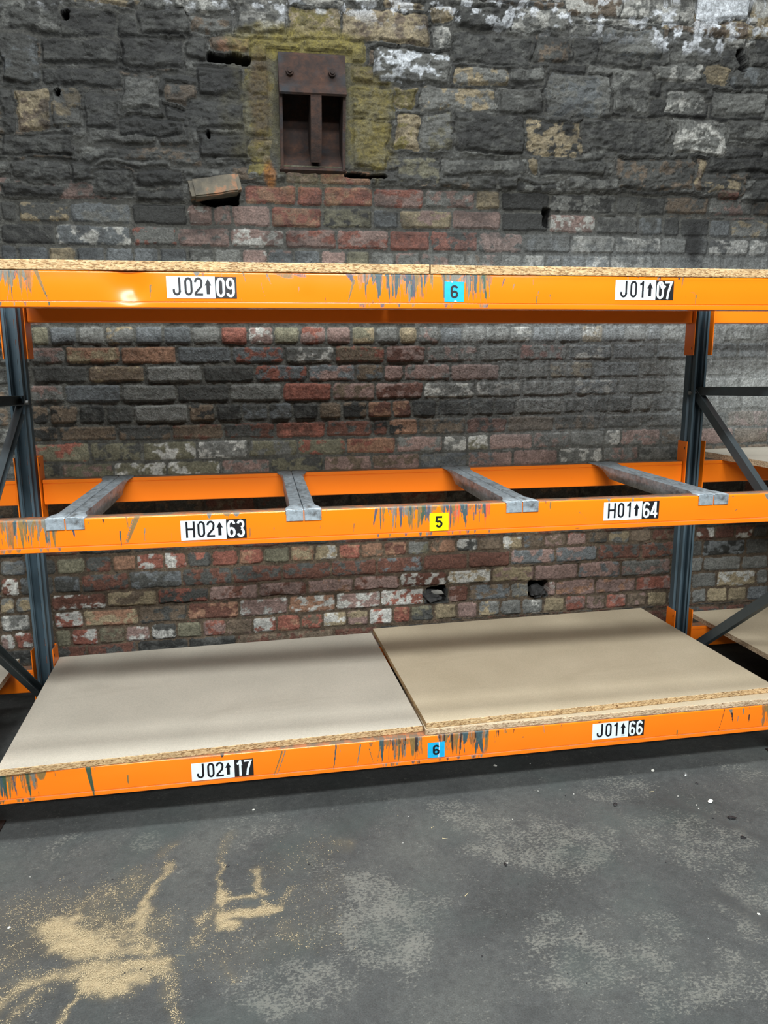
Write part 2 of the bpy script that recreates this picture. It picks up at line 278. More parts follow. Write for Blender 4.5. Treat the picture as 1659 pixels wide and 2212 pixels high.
# ---------------------------------------------------------------- the wall (one heightfield of courses and stones)
YW = 1.15
UNITS = """-82 157 2704 2828 1 1 0 | 161 448 2816 2844 1 0 9 | 434 649 2717 2822 1 2 1 | -97 53 2513 2698 1 1 3 | 63 356 2591 2699 1 2 1 | 359 607 2595 2705 1 2 1 | 47 353 2509 2582 1 2 1 | -58 79 2349 2501 1 9 8 | 79 195 2358 2512 1 0 9 | 198 344 2364 2493 1 1 2 | 354 516 2430 2565 1 0 1 | 530 636 2471 2558 1 8 1 | -115 -63 2341 2502 1 1 2 | 517 649 2384 2463 1 2 2 | 341 592 2348 2423 1 2 2 | -127 162 2256 2342 1 1 2 | -93 131 2159 2242 1 1 0 | 136 216 2160 2248 1 1 2 | 223 529 2225 2263 1 0 1 | 217 377 2118 2220 1 1 2 | 382 581 2159 2225 1 2 2 | 373 574 2096 2154 1 2 1 | -144 103 2101 2151 1 2 1 | 644 860 2275 2373 1 2 2 | 638 841 2504 2617 1 2 2 | 604 836 2380 2495 1 2 1 | 617 812 2805 2869 1 0 11 | 815 1015 2745 2881 1 0 11 | 627 809 2735 2802 1 0 8 | 718 912 2668 2732 1 8 7 | 611 708 2630 2723 1 1 2 | 1017 1235 2722 2853 1 9 13 | 1237 1400 2868 2905 1 0 11 | 1239 1605 2729 2868 1 9 8 | 1020 1237 2856 2894 1 11 3 | 865 1062 2641 2728 1 13 13 | 1071 1330 2648 2744 1 13 13 | 1335 1418 2594 2718 1 8 13 | 1265 1457 2576 2647 1 13 8 | 1263 1452 2450 2572 1 4 13 | 1261 1435 2248 2446 1 13 4 | 841 954 2511 2624 1 4 13 | 826 946 2360 2505 1 4 13 | 849 945 2234 2357 1 13 9 | 1404 1591 2869 2911 1 9 8 | 1611 1694 2821 2894 1 9 9 | 1611 1695 2732 2817 1 0 11 | 1698 1952 2802 2901 1 2 1 | 1699 2048 2679 2797 1 2 1 | 1359 1696 2592 2722 1 0 12 | 1705 1952 2597 2669 1 0 9 | 1956 2108 2606 2676 1 0 1 | 2115 2416 2490 2663 1 0 3 | 1562 1892 2486 2592 1 0 9 | 1896 2107 2485 2601 1 1 0 | 1446 1552 2492 2582 1 13 9 | 1452 1566 2327 2483 1 9 13 | 1566 1719 2332 2483 1 0 4 | 1729 2031 2330 2489 1 2 1 | 2036 2288 2326 2478 1 9 2 | 1957 2225 2817 2917 1 0 11 | 2057 2226 2689 2812 1 1 8 | 2202 2444 2885 2966 1 8 11 | 2445 2779 2878 2983 1 11 0 | 2783 3033 2910 3001 1 12 12 | 3042 3159 2827 3013 1 11 9 | 2371 2651 2740 2859 1 0 3 | 2670 2935 2730 2853 1 0 0 | 2807 3075 2841 2907 1 8 9 | 2234 2362 2693 2820 1 1 2 | 3082 3219 2772 2838 1 1 2 | 2600 2847 2647 2728 1 0 11 | 2853 2974 2646 2726 1 9 9 | 2980 3183 2635 2730 1 1 3 | 2419 2600 2515 2702 1 0 1 | 2674 2863 2525 2620 1 0 11 | 2891 3161 2520 2626 1 0 0 | 2292 2683 2349 2491 1 1 2 | 2717 2971 2349 2505 1 0 11 | 2980 3204 2420 2514 1 0 1 | 1659 2031 2229 2310 1 1 0 | 2039 2088 2254 2317 1 9 9 | 2095 2403 2252 2323 1 1 2 | 2453 2830 2196 2336 1 1 8 | 2835 2888 2202 2343 1 8 9 | 2891 3219 2284 2359 1 2 1 | 2898 3088 2198 2268 1 1 9 | 2964 3074 2158 2214 1 10 8 | 3095 3229 2161 2273 1 1 0 | 1435 1655 2194 2301 1 4 1 | 1374 1479 2187 2258 1 1 1 | 1999 2210 2167 2223 1 2 0 | 2220 2484 2189 2251 1 0 1 | 2158 2411 2093 2167 1 1 0 | 2416 2715 2087 2170 1 1 2 | 1987 2149 2021 2158 1 2 2 | 837 952 2194 2261 1 13 0 | 2225 2652 2861 2892 1 0 11 | 1753 2201 2913 2945 1 8 3 | -71 149 2834 2924 1 1 0 | 153 444 2850 2941 1 0 9 | 447 729 2867 2960 1 0 11 | 733 1022 2885 2978 1 11 0 | 1026 1362 2904 2999 1 9 8 | 1366 1752 2927 3023 1 11 9 | 1756 2157 2951 3049 1 0 11 | 2161 2577 2976 3076 1 11 0 | 2581 3144 3006 3108 1 12 0 | -80 -4 1523 1606 0 4 4 | -4 105 1523 1606 0 3 3 | 105 216 1523 1606 0 0 0 | 216 335 1523 1606 0 0 9 | 335 455 1523 1606 0 3 3 | 455 574 1523 1606 0 3 3 | 574 694 1523 1606 0 0 0 | 694 809 1523 1606 0 5 5 | 809 920 1522 1606 0 6 11 | 920 1033 1522 1606 0 4 4 | 1033 1150 1522 1606 0 6 5 | 1150 1260 1522 1606 0 6 6 | 1260 1372 1522 1606 0 4 9 | 1372 1478 1523 1606 0 0 0 | 1478 1560 1523 1607 0 9 9 | 1560 1663 1523 1607 0 0 6 | 1663 1769 1523 1608 0 3 3 | 1769 1878 1524 1608 0 0 0 | 1878 1991 1525 1609 0 0 0 | 1991 2100 1526 1609 0 0 11 | 2100 2219 1527 1610 0 3 3 | 2219 2334 1528 1610 0 3 3 | 2334 2446 1529 1611 0 9 11 | 2446 2556 1529 1611 0 3 3 | 2556 2666 1530 1612 0 0 0 | 2666 2738 1531 1613 0 3 3 | 2738 2857 1531 1613 0 0 0 | 2857 2936 1532 1614 0 3 3 | 2936 3044 1532 1614 0 0 0 | 3044 3110 1533 1615 0 0 0 | 3110 3213 1533 1615 0 0 0 | 3213 3294 1533 1615 0 0 0 | -88 49 1446 1523 0 0 6 | 49 274 1445 1523 0 7 9 | 274 506 1443 1523 0 7 7 | 506 735 1442 1523 0 3 3 | 735 964 1442 1522 0 3 5 | 964 1185 1442 1522 0 0 11 | 1185 1412 1442 1522 0 8 5 | 1412 1602 1441 1523 0 10 6 | 1602 1840 1441 1523 0 0 6 | 1840 2042 1443 1525 0 0 0 | 2042 2275 1445 1527 0 0 5 | 2275 2497 1448 1528 0 3 11 | 2497 2716 1449 1530 0 3 3 | 2716 2894 1450 1531 0 3 3 | 2894 3139 1451 1533 0 3 3 | 3139 3302 1451 1533 0 3 3 | -86 137 1366 1446 0 1 1 | 137 374 1364 1444 0 8 9 | 374 610 1361 1443 0 0 0 | 610 834 1362 1442 0 1 1 | 834 1064 1363 1442 0 3 5 | 1064 1277 1362 1442 0 6 3 | 1277 1406 1361 1441 0 8 3 | 1406 1497 1361 1441 0 6 6 | 1497 1716 1360 1441 0 6 0 | 1716 1947 1359 1441 0 6 6 | 1947 2034 1361 1443 0 0 0 | 2034 2187 1362 1444 0 0 0 | 2187 2404 1365 1447 0 0 9 | 2404 2643 1367 1449 0 3 3 | 2643 2807 1368 1450 0 0 0 | 2807 2984 1368 1450 0 0 0 | 2984 3253 1368 1451 0 0 0 | 3253 3340 1368 1451 0 0 0 | -102 34 1282 1367 0 0 6 | 34 267 1281 1365 0 3 3 | 267 494 1279 1362 0 0 0 | 494 723 1277 1361 0 1 1 | 723 952 1277 1362 0 0 0 | 952 1173 1277 1363 0 5 5 | 1173 1367 1278 1362 0 6 8 | 1367 1590 1279 1360 0 10 6 | 1590 1832 1280 1359 0 0 11 | 1832 2057 1281 1360 0 0 11 | 2057 2315 1282 1363 0 0 0 | 2315 2536 1283 1366 0 3 11 | 2536 2768 1284 1367 0 0 0 | 2768 2956 1284 1368 0 0 0 | 2956 3161 1285 1368 0 0 0 | 3161 3318 1285 1368 0 0 0 | -110 -35 1192 1282 0 8 2 | -35 84 1192 1282 0 8 2 | 84 196 1192 1281 0 2 1 | 196 310 1191 1280 0 1 1 | 310 541 1191 1278 0 0 0 | 541 659 1191 1277 0 8 2 | 659 660 1191 1277 0 2 1 | 660 772 1191 1277 0 2 1 | 772 886 1192 1277 0 1 3 | 886 991 1192 1277 0 1 3 | 991 1111 1192 1277 0 2 1 | 1111 1216 1193 1277 0 8 8 | 1216 1332 1194 1278 0 2 8 | 1332 1443 1194 1278 0 7 10 | 1443 1534 1195 1279 0 10 7 | 1534 1653 1195 1279 0 2 1 | 1653 1808 1196 1280 0 2 1 | 1808 1925 1197 1281 0 2 1 | 1925 2033 1198 1281 0 2 1 | 2033 2259 1199 1282 0 0 0 | 2259 2379 1200 1283 0 1 0 | 2379 2496 1201 1283 0 1 2 | 2496 2609 1202 1284 0 1 1 | 2609 2712 1202 1284 0 0 0 | 2712 2829 1203 1284 0 1 1 | 2829 2963 1204 1284 0 1 1 | 2963 3069 1204 1285 0 0 0 | 3069 3187 1205 1285 0 0 0 | 3187 3327 1205 1285 0 0 0 | -118 -2 1120 1192 0 2 8 | -2 236 1118 1192 0 8 1 | 236 464 1116 1191 0 1 8 | 464 690 1114 1191 0 8 10 | 690 915 1114 1192 0 1 10 | 915 1141 1114 1192 0 10 5 | 1141 1353 1114 1193 0 10 1 | 1353 1425 1114 1194 0 10 2 | 1425 1566 1114 1195 0 7 2 | 1566 1794 1114 1196 0 1 8 | 1794 1989 1115 1197 0 10 2 | 1989 2225 1119 1199 0 8 8 | 2225 2450 1122 1200 0 1 8 | 2450 2672 1125 1202 0 1 0 | 2672 2877 1124 1203 0 1 0 | 2877 3111 1124 1204 0 1 1 | 3111 3335 1123 1205 0 8 6 | -125 119 1029 1119 0 4 5 | 119 336 1028 1117 0 4 1 | 336 568 1027 1115 0 4 11 | 568 793 1028 1114 0 0 11 | 793 1012 1031 1114 0 0 4 | 1012 1228 1033 1114 0 4 5 | 1228 1459 1034 1114 0 7 5 | 1459 1684 1034 1114 0 6 0 | 1684 1796 1035 1114 0 0 11 | 1796 1903 1036 1115 0 4 11 | 1903 2116 1038 1117 0 6 6 | 2116 2305 1040 1120 0 0 6 | 2305 2478 1042 1123 0 0 0 | 2478 2560 1043 1125 0 0 11 | 2560 2768 1041 1124 0 6 0 | 2768 2975 1040 1124 0 0 8 | 2975 3154 1038 1124 0 6 6 | 3154 3343 1037 1123 0 8 6 | -133 -7 956 1030 0 4 1 | -7 212 956 1029 0 4 6 | 212 437 956 1027 0 4 11 | 437 665 956 1027 0 4 11 | 665 669 956 1028 0 0 0 | 669 889 956 1029 0 6 0 | 889 1127 955 1032 0 4 1 | 1127 1349 956 1033 0 6 8 | 1349 1574 956 1034 0 6 8 | 1574 1802 956 1035 0 3 0 | 1802 2024 958 1036 0 6 3 | 2024 2245 962 1039 0 6 6 | 2245 2475 966 1042 0 0 11 | 2475 2658 967 1042 0 0 6 | 2658 2875 966 1041 0 0 1 | 2875 3054 965 1039 0 8 8 | 3054 3235 964 1038 0 8 8 | 3235 3352 964 1037 0 8 8 | -294 -186 533 611 0 0 3 | -186 -62 533 611 0 1 1 | -62 58 533 611 0 4 4 | 58 173 533 611 0 1 10 | 173 279 534 612 0 7 7 | 279 398 535 613 0 5 11 | 398 501 535 615 0 5 11 | 501 608 536 616 0 1 5 | 608 726 537 617 0 5 5 | 726 839 538 618 0 5 7 | 839 963 538 619 0 4 4 | 963 1073 540 620 0 7 9 | 1073 1185 541 620 0 9 11 | 1185 1293 542 620 0 5 7 | 1293 1401 543 620 0 7 8 | 1401 1514 545 620 0 7 10 | 1514 1627 546 620 0 0 4 | 1627 1753 547 620 0 7 8 | 1753 1860 549 620 0 1 11 | 1860 1977 550 621 0 8 8 | 1977 2083 552 622 0 9 11 | 2083 2191 553 623 0 8 3 | 2191 2303 555 624 0 8 6 | 2303 2412 556 625 0 6 5 | 2412 2523 558 626 0 8 1 | 2523 2638 559 626 0 9 0 | 2638 2753 559 626 0 8 8 | 2753 2884 557 626 0 10 8 | 2884 2992 556 626 0 8 8 | 2992 3097 555 625 0 10 11 | 3097 3204 554 625 0 10 10 | 3204 3307 553 625 0 10 11 | 3307 3393 553 625 0 1 1 | -301 -224 444 533 0 10 11 | -224 -83 444 533 0 1 3 | -83 35 444 533 0 1 3 | 35 240 445 533 0 10 1 | 240 473 447 535 0 1 3 | 473 696 448 536 0 1 10 | 696 922 450 538 0 10 1 | 922 1148 453 540 0 10 1 | 1148 1367 457 542 0 10 1 | 1367 1587 460 545 0 10 3 | 1587 1809 464 548 0 10 10 | 1809 2023 467 550 0 10 10 | 2023 2250 470 553 0 3 6 | 2250 2469 472 556 0 3 6 | 2469 2700 475 559 0 10 1 | 2700 2917 472 557 0 10 1 | 2917 3033 469 556 0 1 1 | 3033 3271 467 554 0 2 3 | 3271 3400 465 553 0 1 1 | -310 -247 365 444 0 0 9 | -247 -101 365 444 0 0 9 | -101 135 365 444 0 10 11 | 135 357 367 446 0 9 8 | 357 586 371 447 0 1 5 | 586 812 375 449 0 6 10 | 812 1034 379 451 0 6 10 | 1034 1257 381 455 0 6 7 | 1257 1477 384 459 0 6 10 | 1477 1706 387 462 0 10 11 | 1706 1931 390 466 0 11 9 | 1931 2148 388 469 0 9 6 | 2148 2373 386 471 0 6 6 | 2373 2595 384 474 0 6 3 | 2595 2868 383 473 0 0 6 | 2868 3043 385 470 0 0 0 | 3043 3257 387 467 0 0 0 | 3257 3409 388 465 0 0 0 | -317 -189 280 365 0 0 11 | -189 -95 280 365 0 0 5 | -95 34 280 365 0 5 11 | 34 270 281 366 0 9 7 | 270 488 283 370 0 8 1 | 488 723 286 373 0 10 7 | 723 947 288 377 0 6 11 | 947 1170 292 380 0 7 11 | 1170 1385 295 383 0 6 11 | 1385 1597 299 386 0 11 5 | 1597 1712 301 388 2 0 0 | 1712 1817 303 389 0 10 6 | 1817 2030 304 389 0 3 8 | 2030 2126 303 387 0 0 9 | 2126 2223 303 387 2 0 0 | 2223 2260 303 386 0 6 11 | 2260 2464 302 385 0 6 7 | 2464 2686 302 383 0 6 7 | 2686 2874 301 384 0 5 6 | 2874 2986 301 385 0 0 0 | 2986 3125 301 386 0 0 0 | 3125 3345 301 388 0 9 11 | 3345 3417 301 388 0 0 0 | -326 -267 196 280 0 6 11 | -267 -189 196 280 0 5 11 | -189 -95 196 280 0 5 11 | -95 -25 196 280 0 4 4 | -25 90 196 280 0 5 11 | 90 208 197 281 0 4 8 | 208 321 199 282 0 6 11 | 321 436 200 283 0 1 11 | 436 551 202 285 0 4 4 | 551 658 203 286 0 6 5 | 658 778 204 287 0 8 6 | 778 890 206 288 0 5 11 | 890 1002 207 290 0 5 7 | 1002 1107 208 292 0 5 8 | 1107 1221 210 293 0 9 11 | 1221 1325 211 295 0 6 9 | 1325 1442 212 297 0 11 5 | 1442 1528 214 299 0 5 7 | 1528 1643 215 300 0 4 1 | 1643 1760 216 302 0 9 9 | 1760 1866 218 304 0 6 6 | 1866 1979 218 304 0 0 9 | 1979 2087 219 303 0 0 0 | 2087 2199 219 303 0 0 11 | 2199 2310 220 303 0 9 9 | 2310 2421 220 302 0 5 6 | 2421 2526 220 302 0 8 6 | 2526 2636 221 302 0 5 6 | 2636 2747 221 302 0 8 6 | 2747 2859 221 301 0 9 9 | 2859 2993 221 301 0 0 0 | 2993 3078 221 301 0 0 0 | 3078 3193 221 301 0 9 9 | 3193 3302 221 301 0 9 9 | 3302 3426 221 301 0 3 3 | -166 -99 1843 1926 0 3 3 | -99 18 1841 1924 0 3 3 | 18 128 1840 1923 0 9 8 | 128 241 1841 1924 0 3 3 | 241 353 1841 1924 0 3 3 | 353 459 1842 1925 0 3 3 | 459 574 1842 1925 0 3 3 | 574 682 1842 1925 0 0 1 | 682 797 1842 1925 0 0 0 | 797 908 1842 1925 0 6 11 | 908 1017 1841 1924 0 3 6 | 1017 1133 1841 1924 0 3 3 | 1133 1243 1841 1924 0 6 6 | 1243 1348 1840 1923 0 4 4 | 1348 1457 1840 1923 0 0 0 | 1457 1578 1839 1922 0 0 6 | 1578 1709 1839 1922 0 0 6 | 1709 1776 1839 1922 0 0 0 | 1776 1850 1839 1922 0 0 8 | 1850 1935 1839 1922 0 0 6 | 1935 2044 1839 1922 0 0 0 | 2044 2155 1839 1922 0 0 11 | 2155 2231 1839 1922 0 3 11 | 2231 2342 1839 1922 0 3 3 | 2342 2464 1839 1922 0 3 11 | 2464 2578 1839 1922 0 0 11 | 2578 2681 1839 1922 0 0 11 | 2681 2792 1840 1923 0 0 0 | 2792 2925 1840 1923 0 2 2 | 2925 3022 1840 1923 0 0 0 | 3022 3129 1840 1923 0 0 0 | 3129 3225 1840 1923 0 0 0 | 3225 3262 1840 1923 0 0 0 | -158 53 1924 2011 0 2 1 | 53 352 1924 2010 0 3 11 | 352 535 1925 2008 0 0 5 | 535 754 1925 2008 0 6 0 | 754 980 1925 2007 0 6 11 | 980 1204 1924 2009 0 6 5 | 1204 1433 1923 2011 0 6 5 | 1433 1616 1922 2013 0 5 5 | 1616 1834 1922 2015 0 5 1 | 1834 2042 1922 2013 0 6 1 | 2042 2270 1922 2011 0 1 3 | 2270 2483 1922 2009 0 11 0 | 2483 2712 1922 2006 0 11 1 | 2712 2841 1923 2005 0 0 0 | 2841 2946 1923 2005 0 2 2 | 2946 3153 1923 2004 0 11 2 | 3153 3254 1923 2004 0 11 0 | -150 -83 2012 2095 0 1 1 | -83 114 2010 2096 0 1 9 | 114 358 2009 2097 0 3 0 | 358 583 2008 2099 0 2 2 | 583 689 2008 2100 0 6 11 | 689 763 2008 2101 0 6 0 | 763 926 2007 2100 0 6 6 | 926 1145 2008 2098 0 5 7 | 1145 1363 2010 2097 0 4 2 | 1363 1479 2012 2096 0 3 1 | 1479 1715 2014 2099 0 9 6 | 1715 1937 2015 2102 0 6 6 | 1937 2160 2012 2099 0 2 2 | 2160 2384 2010 2097 0 6 11 | 2384 2592 2008 2094 0 0 1 | 2592 2712 2006 2093 0 3 1 | 2712 2798 2005 2093 0 2 2 | 2798 2945 2005 2092 0 2 2 | 2945 3051 2004 2091 0 3 3 | 3051 3246 2004 2090 0 0 9 | 817 1040 2099 2181 0 5 7 | 1040 1147 2097 2182 0 5 5 | 1147 1364 2097 2182 0 5 7 | 1364 1591 2097 2182 0 6 5 | 1591 1817 2101 2184 0 0 6 | 1817 1932 2101 2184 0 9 9 | 1932 2157 2099 2182 0 2 2 | 2157 2474 2096 2179 0 2 0 | 2474 2587 2094 2177 0 1 1 | 2587 2719 2093 2178 0 2 1 | 992 1133 2182 2240 0 6 8 | 1133 1359 2182 2247 0 7 5"""
PAL = {'g': (97, 98, 94), 'd': (66, 67, 64), 'k': (43, 44, 42), 't': (88, 92, 93), 'y': (98, 96, 80), 'r': (119, 76, 64), 'p': (120, 101, 94),
       'o': (126, 97, 78), 'b': (92, 81, 68), 'n': (128, 117, 94), 'm': (88, 60, 50), 'w': (158, 158, 152), 'W': (205, 211, 216), 'Y': (100, 92, 50)}
def build_wall():
    fx = np.concatenate([np.arange(-2.4, -0.45, 0.02), np.arange(-0.45, 3.55, 0.004), np.arange(3.55, 5.6, 0.02)])
    fz = np.concatenate([np.arange(-0.02, 0.14, 0.02), np.arange(0.14, 2.95, 0.004), np.arange(2.95, 3.9, 0.03)])
    X, Z = np.meshgrid(fx, fz, indexing='ij')
    nx, nz = X.shape
    rs = np.random.RandomState(5)
    best = np.full(X.shape, -1.0); H = np.zeros(X.shape); code = np.full(X.shape, -1, int); uid = np.full(X.shape, -1, int); stone = np.zeros(X.shape)
    wbx = (fbm(X/0.045, Z/0.045, 11, 3)-0.5)*0.012; wbz = (fbm(X/0.06, Z/0.035, 21, 3)-0.5)*0.011
    wsx = (fbm(X/0.09, Z/0.07, 31, 3)-0.5)*0.05; wsz = (fbm(X/0.10, Z/0.05, 41, 3)-0.5)*0.036
    units = []
    # filler courses first, then the traced bricks and stones
    zl = [3.9, 3.72, 3.60, 3.45, 3.33, 3.20, 3.06, 2.94, 2.80, 2.70, 2.58, 2.50, 2.40, 2.31, 2.24, 2.183]
    for i in range(len(zl)-1):
        x = -2.5 - rs.rand()*0.2
        while x < 5.7:
            L = 0.12 + rs.rand()*0.26; c = ['kd', 'dk', 'db', 'gd', 'dg', 'kk'][rs.randint(6)]
            if zl[i] > 2.85: c = ['gd', 'gw', 'dg', 'wg', 'bn'][rs.randint(5)]
            units.append((x, x+L, zl[i+1], zl[i], 's', c)); x += L
    zl = [2.183, 2.102, 2.012, 1.926, 1.840, 1.762, 1.684, 1.606, 1.523, 1.441, 1.360, 1.274, 1.187, 1.109, 1.026, 0.955, 0.871, 0.785, 0.700, 0.617, 0.541, 0.457, 0.382, 0.294, 0.208, 0.125, 0.042, -0.04]
    for i in range(len(zl)-1):
        hd = (i % 4 == 3); x = -2.5 - rs.rand()*0.2
        while x < 5.7:
            L = (0.112 if hd else 0.222)*(0.97+rs.rand()*0.06)
            c = ['dg', 'gd', 'bd', 'tg', 'db', 'gp'][rs.randint(6)] if zl[i] > 0.98 else ['md', 'dm', 'bm', 'db', 'kd', 'mb'][rs.randint(6)]
            units.append((x, x+L, zl[i+1], zl[i], 'b', c)); x += L
    for u in UNITS.split('|'):
        a = u.split(); units.append((int(a[0])/1000, int(a[1])/1000, int(a[2])/1000, int(a[3])/1000, 'bsh'[int(a[4])], 'gdktyrpobnmwWY'[int(a[5])]+'gdktyrpobnmwWY'[int(a[6])]))
    units.append((0.700, 0.880, 2.628, 2.668, 'h', 'K'))      # slot left of the iron bracket
    units.append((0.634, 0.802, 2.100, 2.140, 'h', 'K'))      # pocket under the loose brick
    units.append((0.155, 0.185, 2.735, 2.790, 'h', 'K')); units.append((0.09, 0.115, 2.47, 2.505, 'h', 'K')); units.append((3.00, 3.04, 2.70, 2.80, 'h', 'K'))
    units.append((2.135, 2.175, 2.03, 2.125, 'h', 'K')); units.append((0.683, 0.703, 2.345, 2.385, 'h', 'K')); units.append((1.235, 1.43, 2.215, 2.235, 'h', 'K'))
    names = 'gdktyrpobnmwWY'; cols = np.array([s2l(PAL[c]) for c in names])
    idx = {c: i for i, c in enumerate(names)}
    n = len(units); uc = np.zeros((n, 2), int); ur = rs.rand(n, 6)
    for k, (x0, x1, z0, z1, kind, c) in enumerate(units):
        if kind != 'h': uc[k] = (idx[c[0]], idx[c[-1]])
        m = 0.03
        i0, i1 = np.searchsorted(fx, (x0-m, x1+m)); j0, j1 = np.searchsorted(fz, (z0-m, z1+m))
        if i1 <= i0 or j1 <= j0: continue
        s = (slice(i0, i1), slice(j0, j1))
        if kind != 'b': xx = X[s]+wsx[s]; zz = Z[s]+wsz[s]; jx = 0.004; r = 0.016
        else: xx = X[s]+wbx[s]; zz = Z[s]+wbz[s]; jx = 0.0058; r = 0.012
        if kind == 'h': jx = 0
        hx, hz = (x1-x0)/2-jx, (z1-z0)/2-jx-0.001
        if kind == 'b' and hx < 0.02: hx = 0.02
        qx = np.abs(xx-(x0+x1)/2)-hx+r; qz = np.abs(zz-(z0+z1)/2)-hz+r
        d = np.hypot(np.maximum(qx, 0), np.maximum(qz, 0))+np.minimum(np.maximum(qx, qz), 0)-r
        ins = (np.abs(xx-(x0+x1)/2) < (x1-x0)/2) & (np.abs(zz-(z0+z1)/2) < (z1-z0)/2)
        if kind == 'h':
            g = sstep(0.0, 0.006, -d); Hs = H[s]; H[s] = Hs*(1-g) - 0.11*g; uid[s] = np.where(d < 0, -2, uid[s]); continue
        e = 0.007 if kind == 'b' else 0.014
        prof = sstep(0, e, -d)
        lvl = (0.0085+0.006*(ur[k, 0]-0.5))*(0.5 if (x0 > 1.6 and z0 > 0.93 and z1 < 2.0) else 1.0)
        if kind == 's': lvl = 0.007+0.012*ur[k, 0]
        tilt = ((xx-(x0+x1)/2)*(ur[k, 1]-0.5)+(zz-(z0+z1)/2)*(ur[k, 2]-0.5))*(0.04 if kind == 'b' else 0.12)
        hh = (lvl+tilt)*prof
        H[s] = np.where(ins, hh, H[s]); uid[s] = np.where(ins, np.where(d < 0.0, k, -1), uid[s]); best[s] = np.where(ins, prof, best[s])
        stone[s] = np.where(ins, 1.0 if kind == 's' else 0.0, stone[s])
    rough_s = (fbm(X/0.05, Z/0.035, 61, 5, 0.6)-0.5); rough_b = fbm(X/0.02, Z/0.02, 71, 3, 0.6)-0.5
    crum = fbm(X/0.030, Z/0.011, 65, 4, 0.65)-0.5
    H += np.where(stone > 0, rough_s*0.026 + crum*0.013 + 0.012, rough_b*0.0065) * np.where(uid == -2, 0.3, 1)
    rc = (X > 0.985) & (X < 1.235) & (Z > 2.26) & (Z < 2.66); H = np.where(rc, -0.10, H)
    fr = (X > 0.93) & (X < 1.28) & (Z > 2.22) & (Z < 2.70) & ~rc; H = np.where(fr, np.minimum(H, 0.010), H)
    # the stone part leans out a little over the brickwork
    H += sstep(2.10, 2.22, Z)*0.014
    # colour
    ui = np.clip(uid, 0, None)
    c1 = cols[uc[ui, 0]]; c2 = cols[uc[ui, 1]]
    hs = uid*0.37
    pn = fbm(X/0.035+hs, Z/0.028+hs, 81, 4, 0.6)
    msk = sstep(0.50, 0.60, pn)[..., None]
    same = (uc[ui, 0] == uc[ui, 1])[..., None]
    colr = np.where(same, c1, c1*(1-msk)+c2*msk)
    colr = colr*(0.85+0.3*ur[ui, 3])[..., None]
    # soot creeping over everything, lime streaks to the right
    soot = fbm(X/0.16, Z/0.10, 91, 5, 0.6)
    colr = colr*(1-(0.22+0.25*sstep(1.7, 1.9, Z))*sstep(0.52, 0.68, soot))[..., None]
    mort = s2l((72, 72, 67))[None, None, :]*np.ones(X.shape+(1,))
    mort = mort*(1-sstep(0.9, 0.6, Z))[..., None] + s2l((72, 62, 50))[None, None, :]*sstep(0.9, 0.6, Z)[..., None]
    mort = mort*(0.5+1.0*fbm(X/0.05, Z/0.02, 101, 4))[..., None]
    pit = s2l((16, 15, 14))[None, None, :]*np.ones(X.shape+(1,))
    ism = (uid == -1)[..., None]
    mort = np.where((stone > 0)[..., None], mort*0.75, mort)
    colr = np.where(ism, mort, colr); colr = np.where((uid == -2)[..., None], pit, colr)
    # limewash haze at the right between the shelves: greys the bricks
    hz = sstep(1.35, 2.3, X)*sstep(0.95, 1.25, Z)*sstep(2.1, 1.9, Z)*(0.25+0.6*fbm(X/0.2, Z/0.12, 111, 3))
    hz = (np.clip(hz, 0, 1)*0.68)[..., None]; colr = colr*(1-hz)+s2l((136, 140, 140))*hz
    st = fbm(X/0.012, Z/0.16, 121, 3); stk = sstep(0.5, 0.8, st)*sstep(1.2, 1.7, X)*sstep(1.1, 1.3, Z)*sstep(2.1, 1.95, Z)
    colr = colr*(1-0.22*stk)[..., None]
    # yellow-green mineral stain and rust around the bracket
    def blob(cx, cz, rx, rz, seed):
        d = np.hypot((X-cx)/rx, (Z-cz)/rz); return sstep(1.1, 0.55, d+0.7*(fbm(X/0.05, Z/0.05, seed, 4)-0.5))
    for cx, cz, rx, rz, cc, am in ((1.10, 2.47, 0.34, 0.36, (88, 82, 48), 0.5), (1.06, 2.72, 0.28, 0.07, (118, 108, 52), 0.75), (1.36, 2.42, 0.10, 0.24, (104, 94, 48), 0.6),
                                   (0.90, 2.50, 0.05, 0.25, (74, 56, 30), 0.6), (0.93, 2.22, 0.03, 0.06, (140, 88, 30), 0.7)):
        g = (blob(cx, cz, rx, rz, 131)*am*(0.6+0.8*fbm(X/0.03, Z/0.02, 137, 3)))[..., None].clip(0, 1); colr = colr*(1-g)+s2l(cc)*g
    g = (blob(2.87, 1.98, 0.05, 0.12, 141)*0.85)[..., None]; colr = colr*(1-g)+s2l((26, 27, 27))*g
    for cx, cz, rx, rz in ((0.45, 2.46, 0.50, 0.26), (0.20, 2.20, 0.45, 0.10)):
        g = (blob(cx, cz, rx, rz, 151)*0.35)[..., None]; colr = colr*(1-g)+s2l((38, 40, 40))*g
    # white flaking lime along the top
    wl = 0.8*sstep(0.585, 0.64, fbm(X/0.05, Z/0.04, 161, 5, 0.6))*sstep(2.80, 2.90, Z+0.05*fbm(X/0.2, Z/0.2, 165, 2))
    wl = np.clip(wl+sstep(0.50, 0.56, fbm(X/0.04, Z/0.05, 171, 4))*blob(2.75, 2.86, 0.30, 0.10, 175), 0, 1)[..., None]*0.85
    colr = colr*(1-wl)+s2l((205, 210, 215))*wl
    colr *= (1.48-0.90*sstep(1.70, 1.95, Z))[..., None]  # upper wall colour darkened, lower raised, to even out the lamp light
    V = np.stack([X, YW-H, Z], -1).reshape(-1, 3)
    I = np.arange(nx*nz).reshape(nx, nz)
    F = np.stack([I[:-1, :-1], I[1:, :-1], I[1:, 1:], I[:-1, 1:]], -1).reshape(-1, 4)
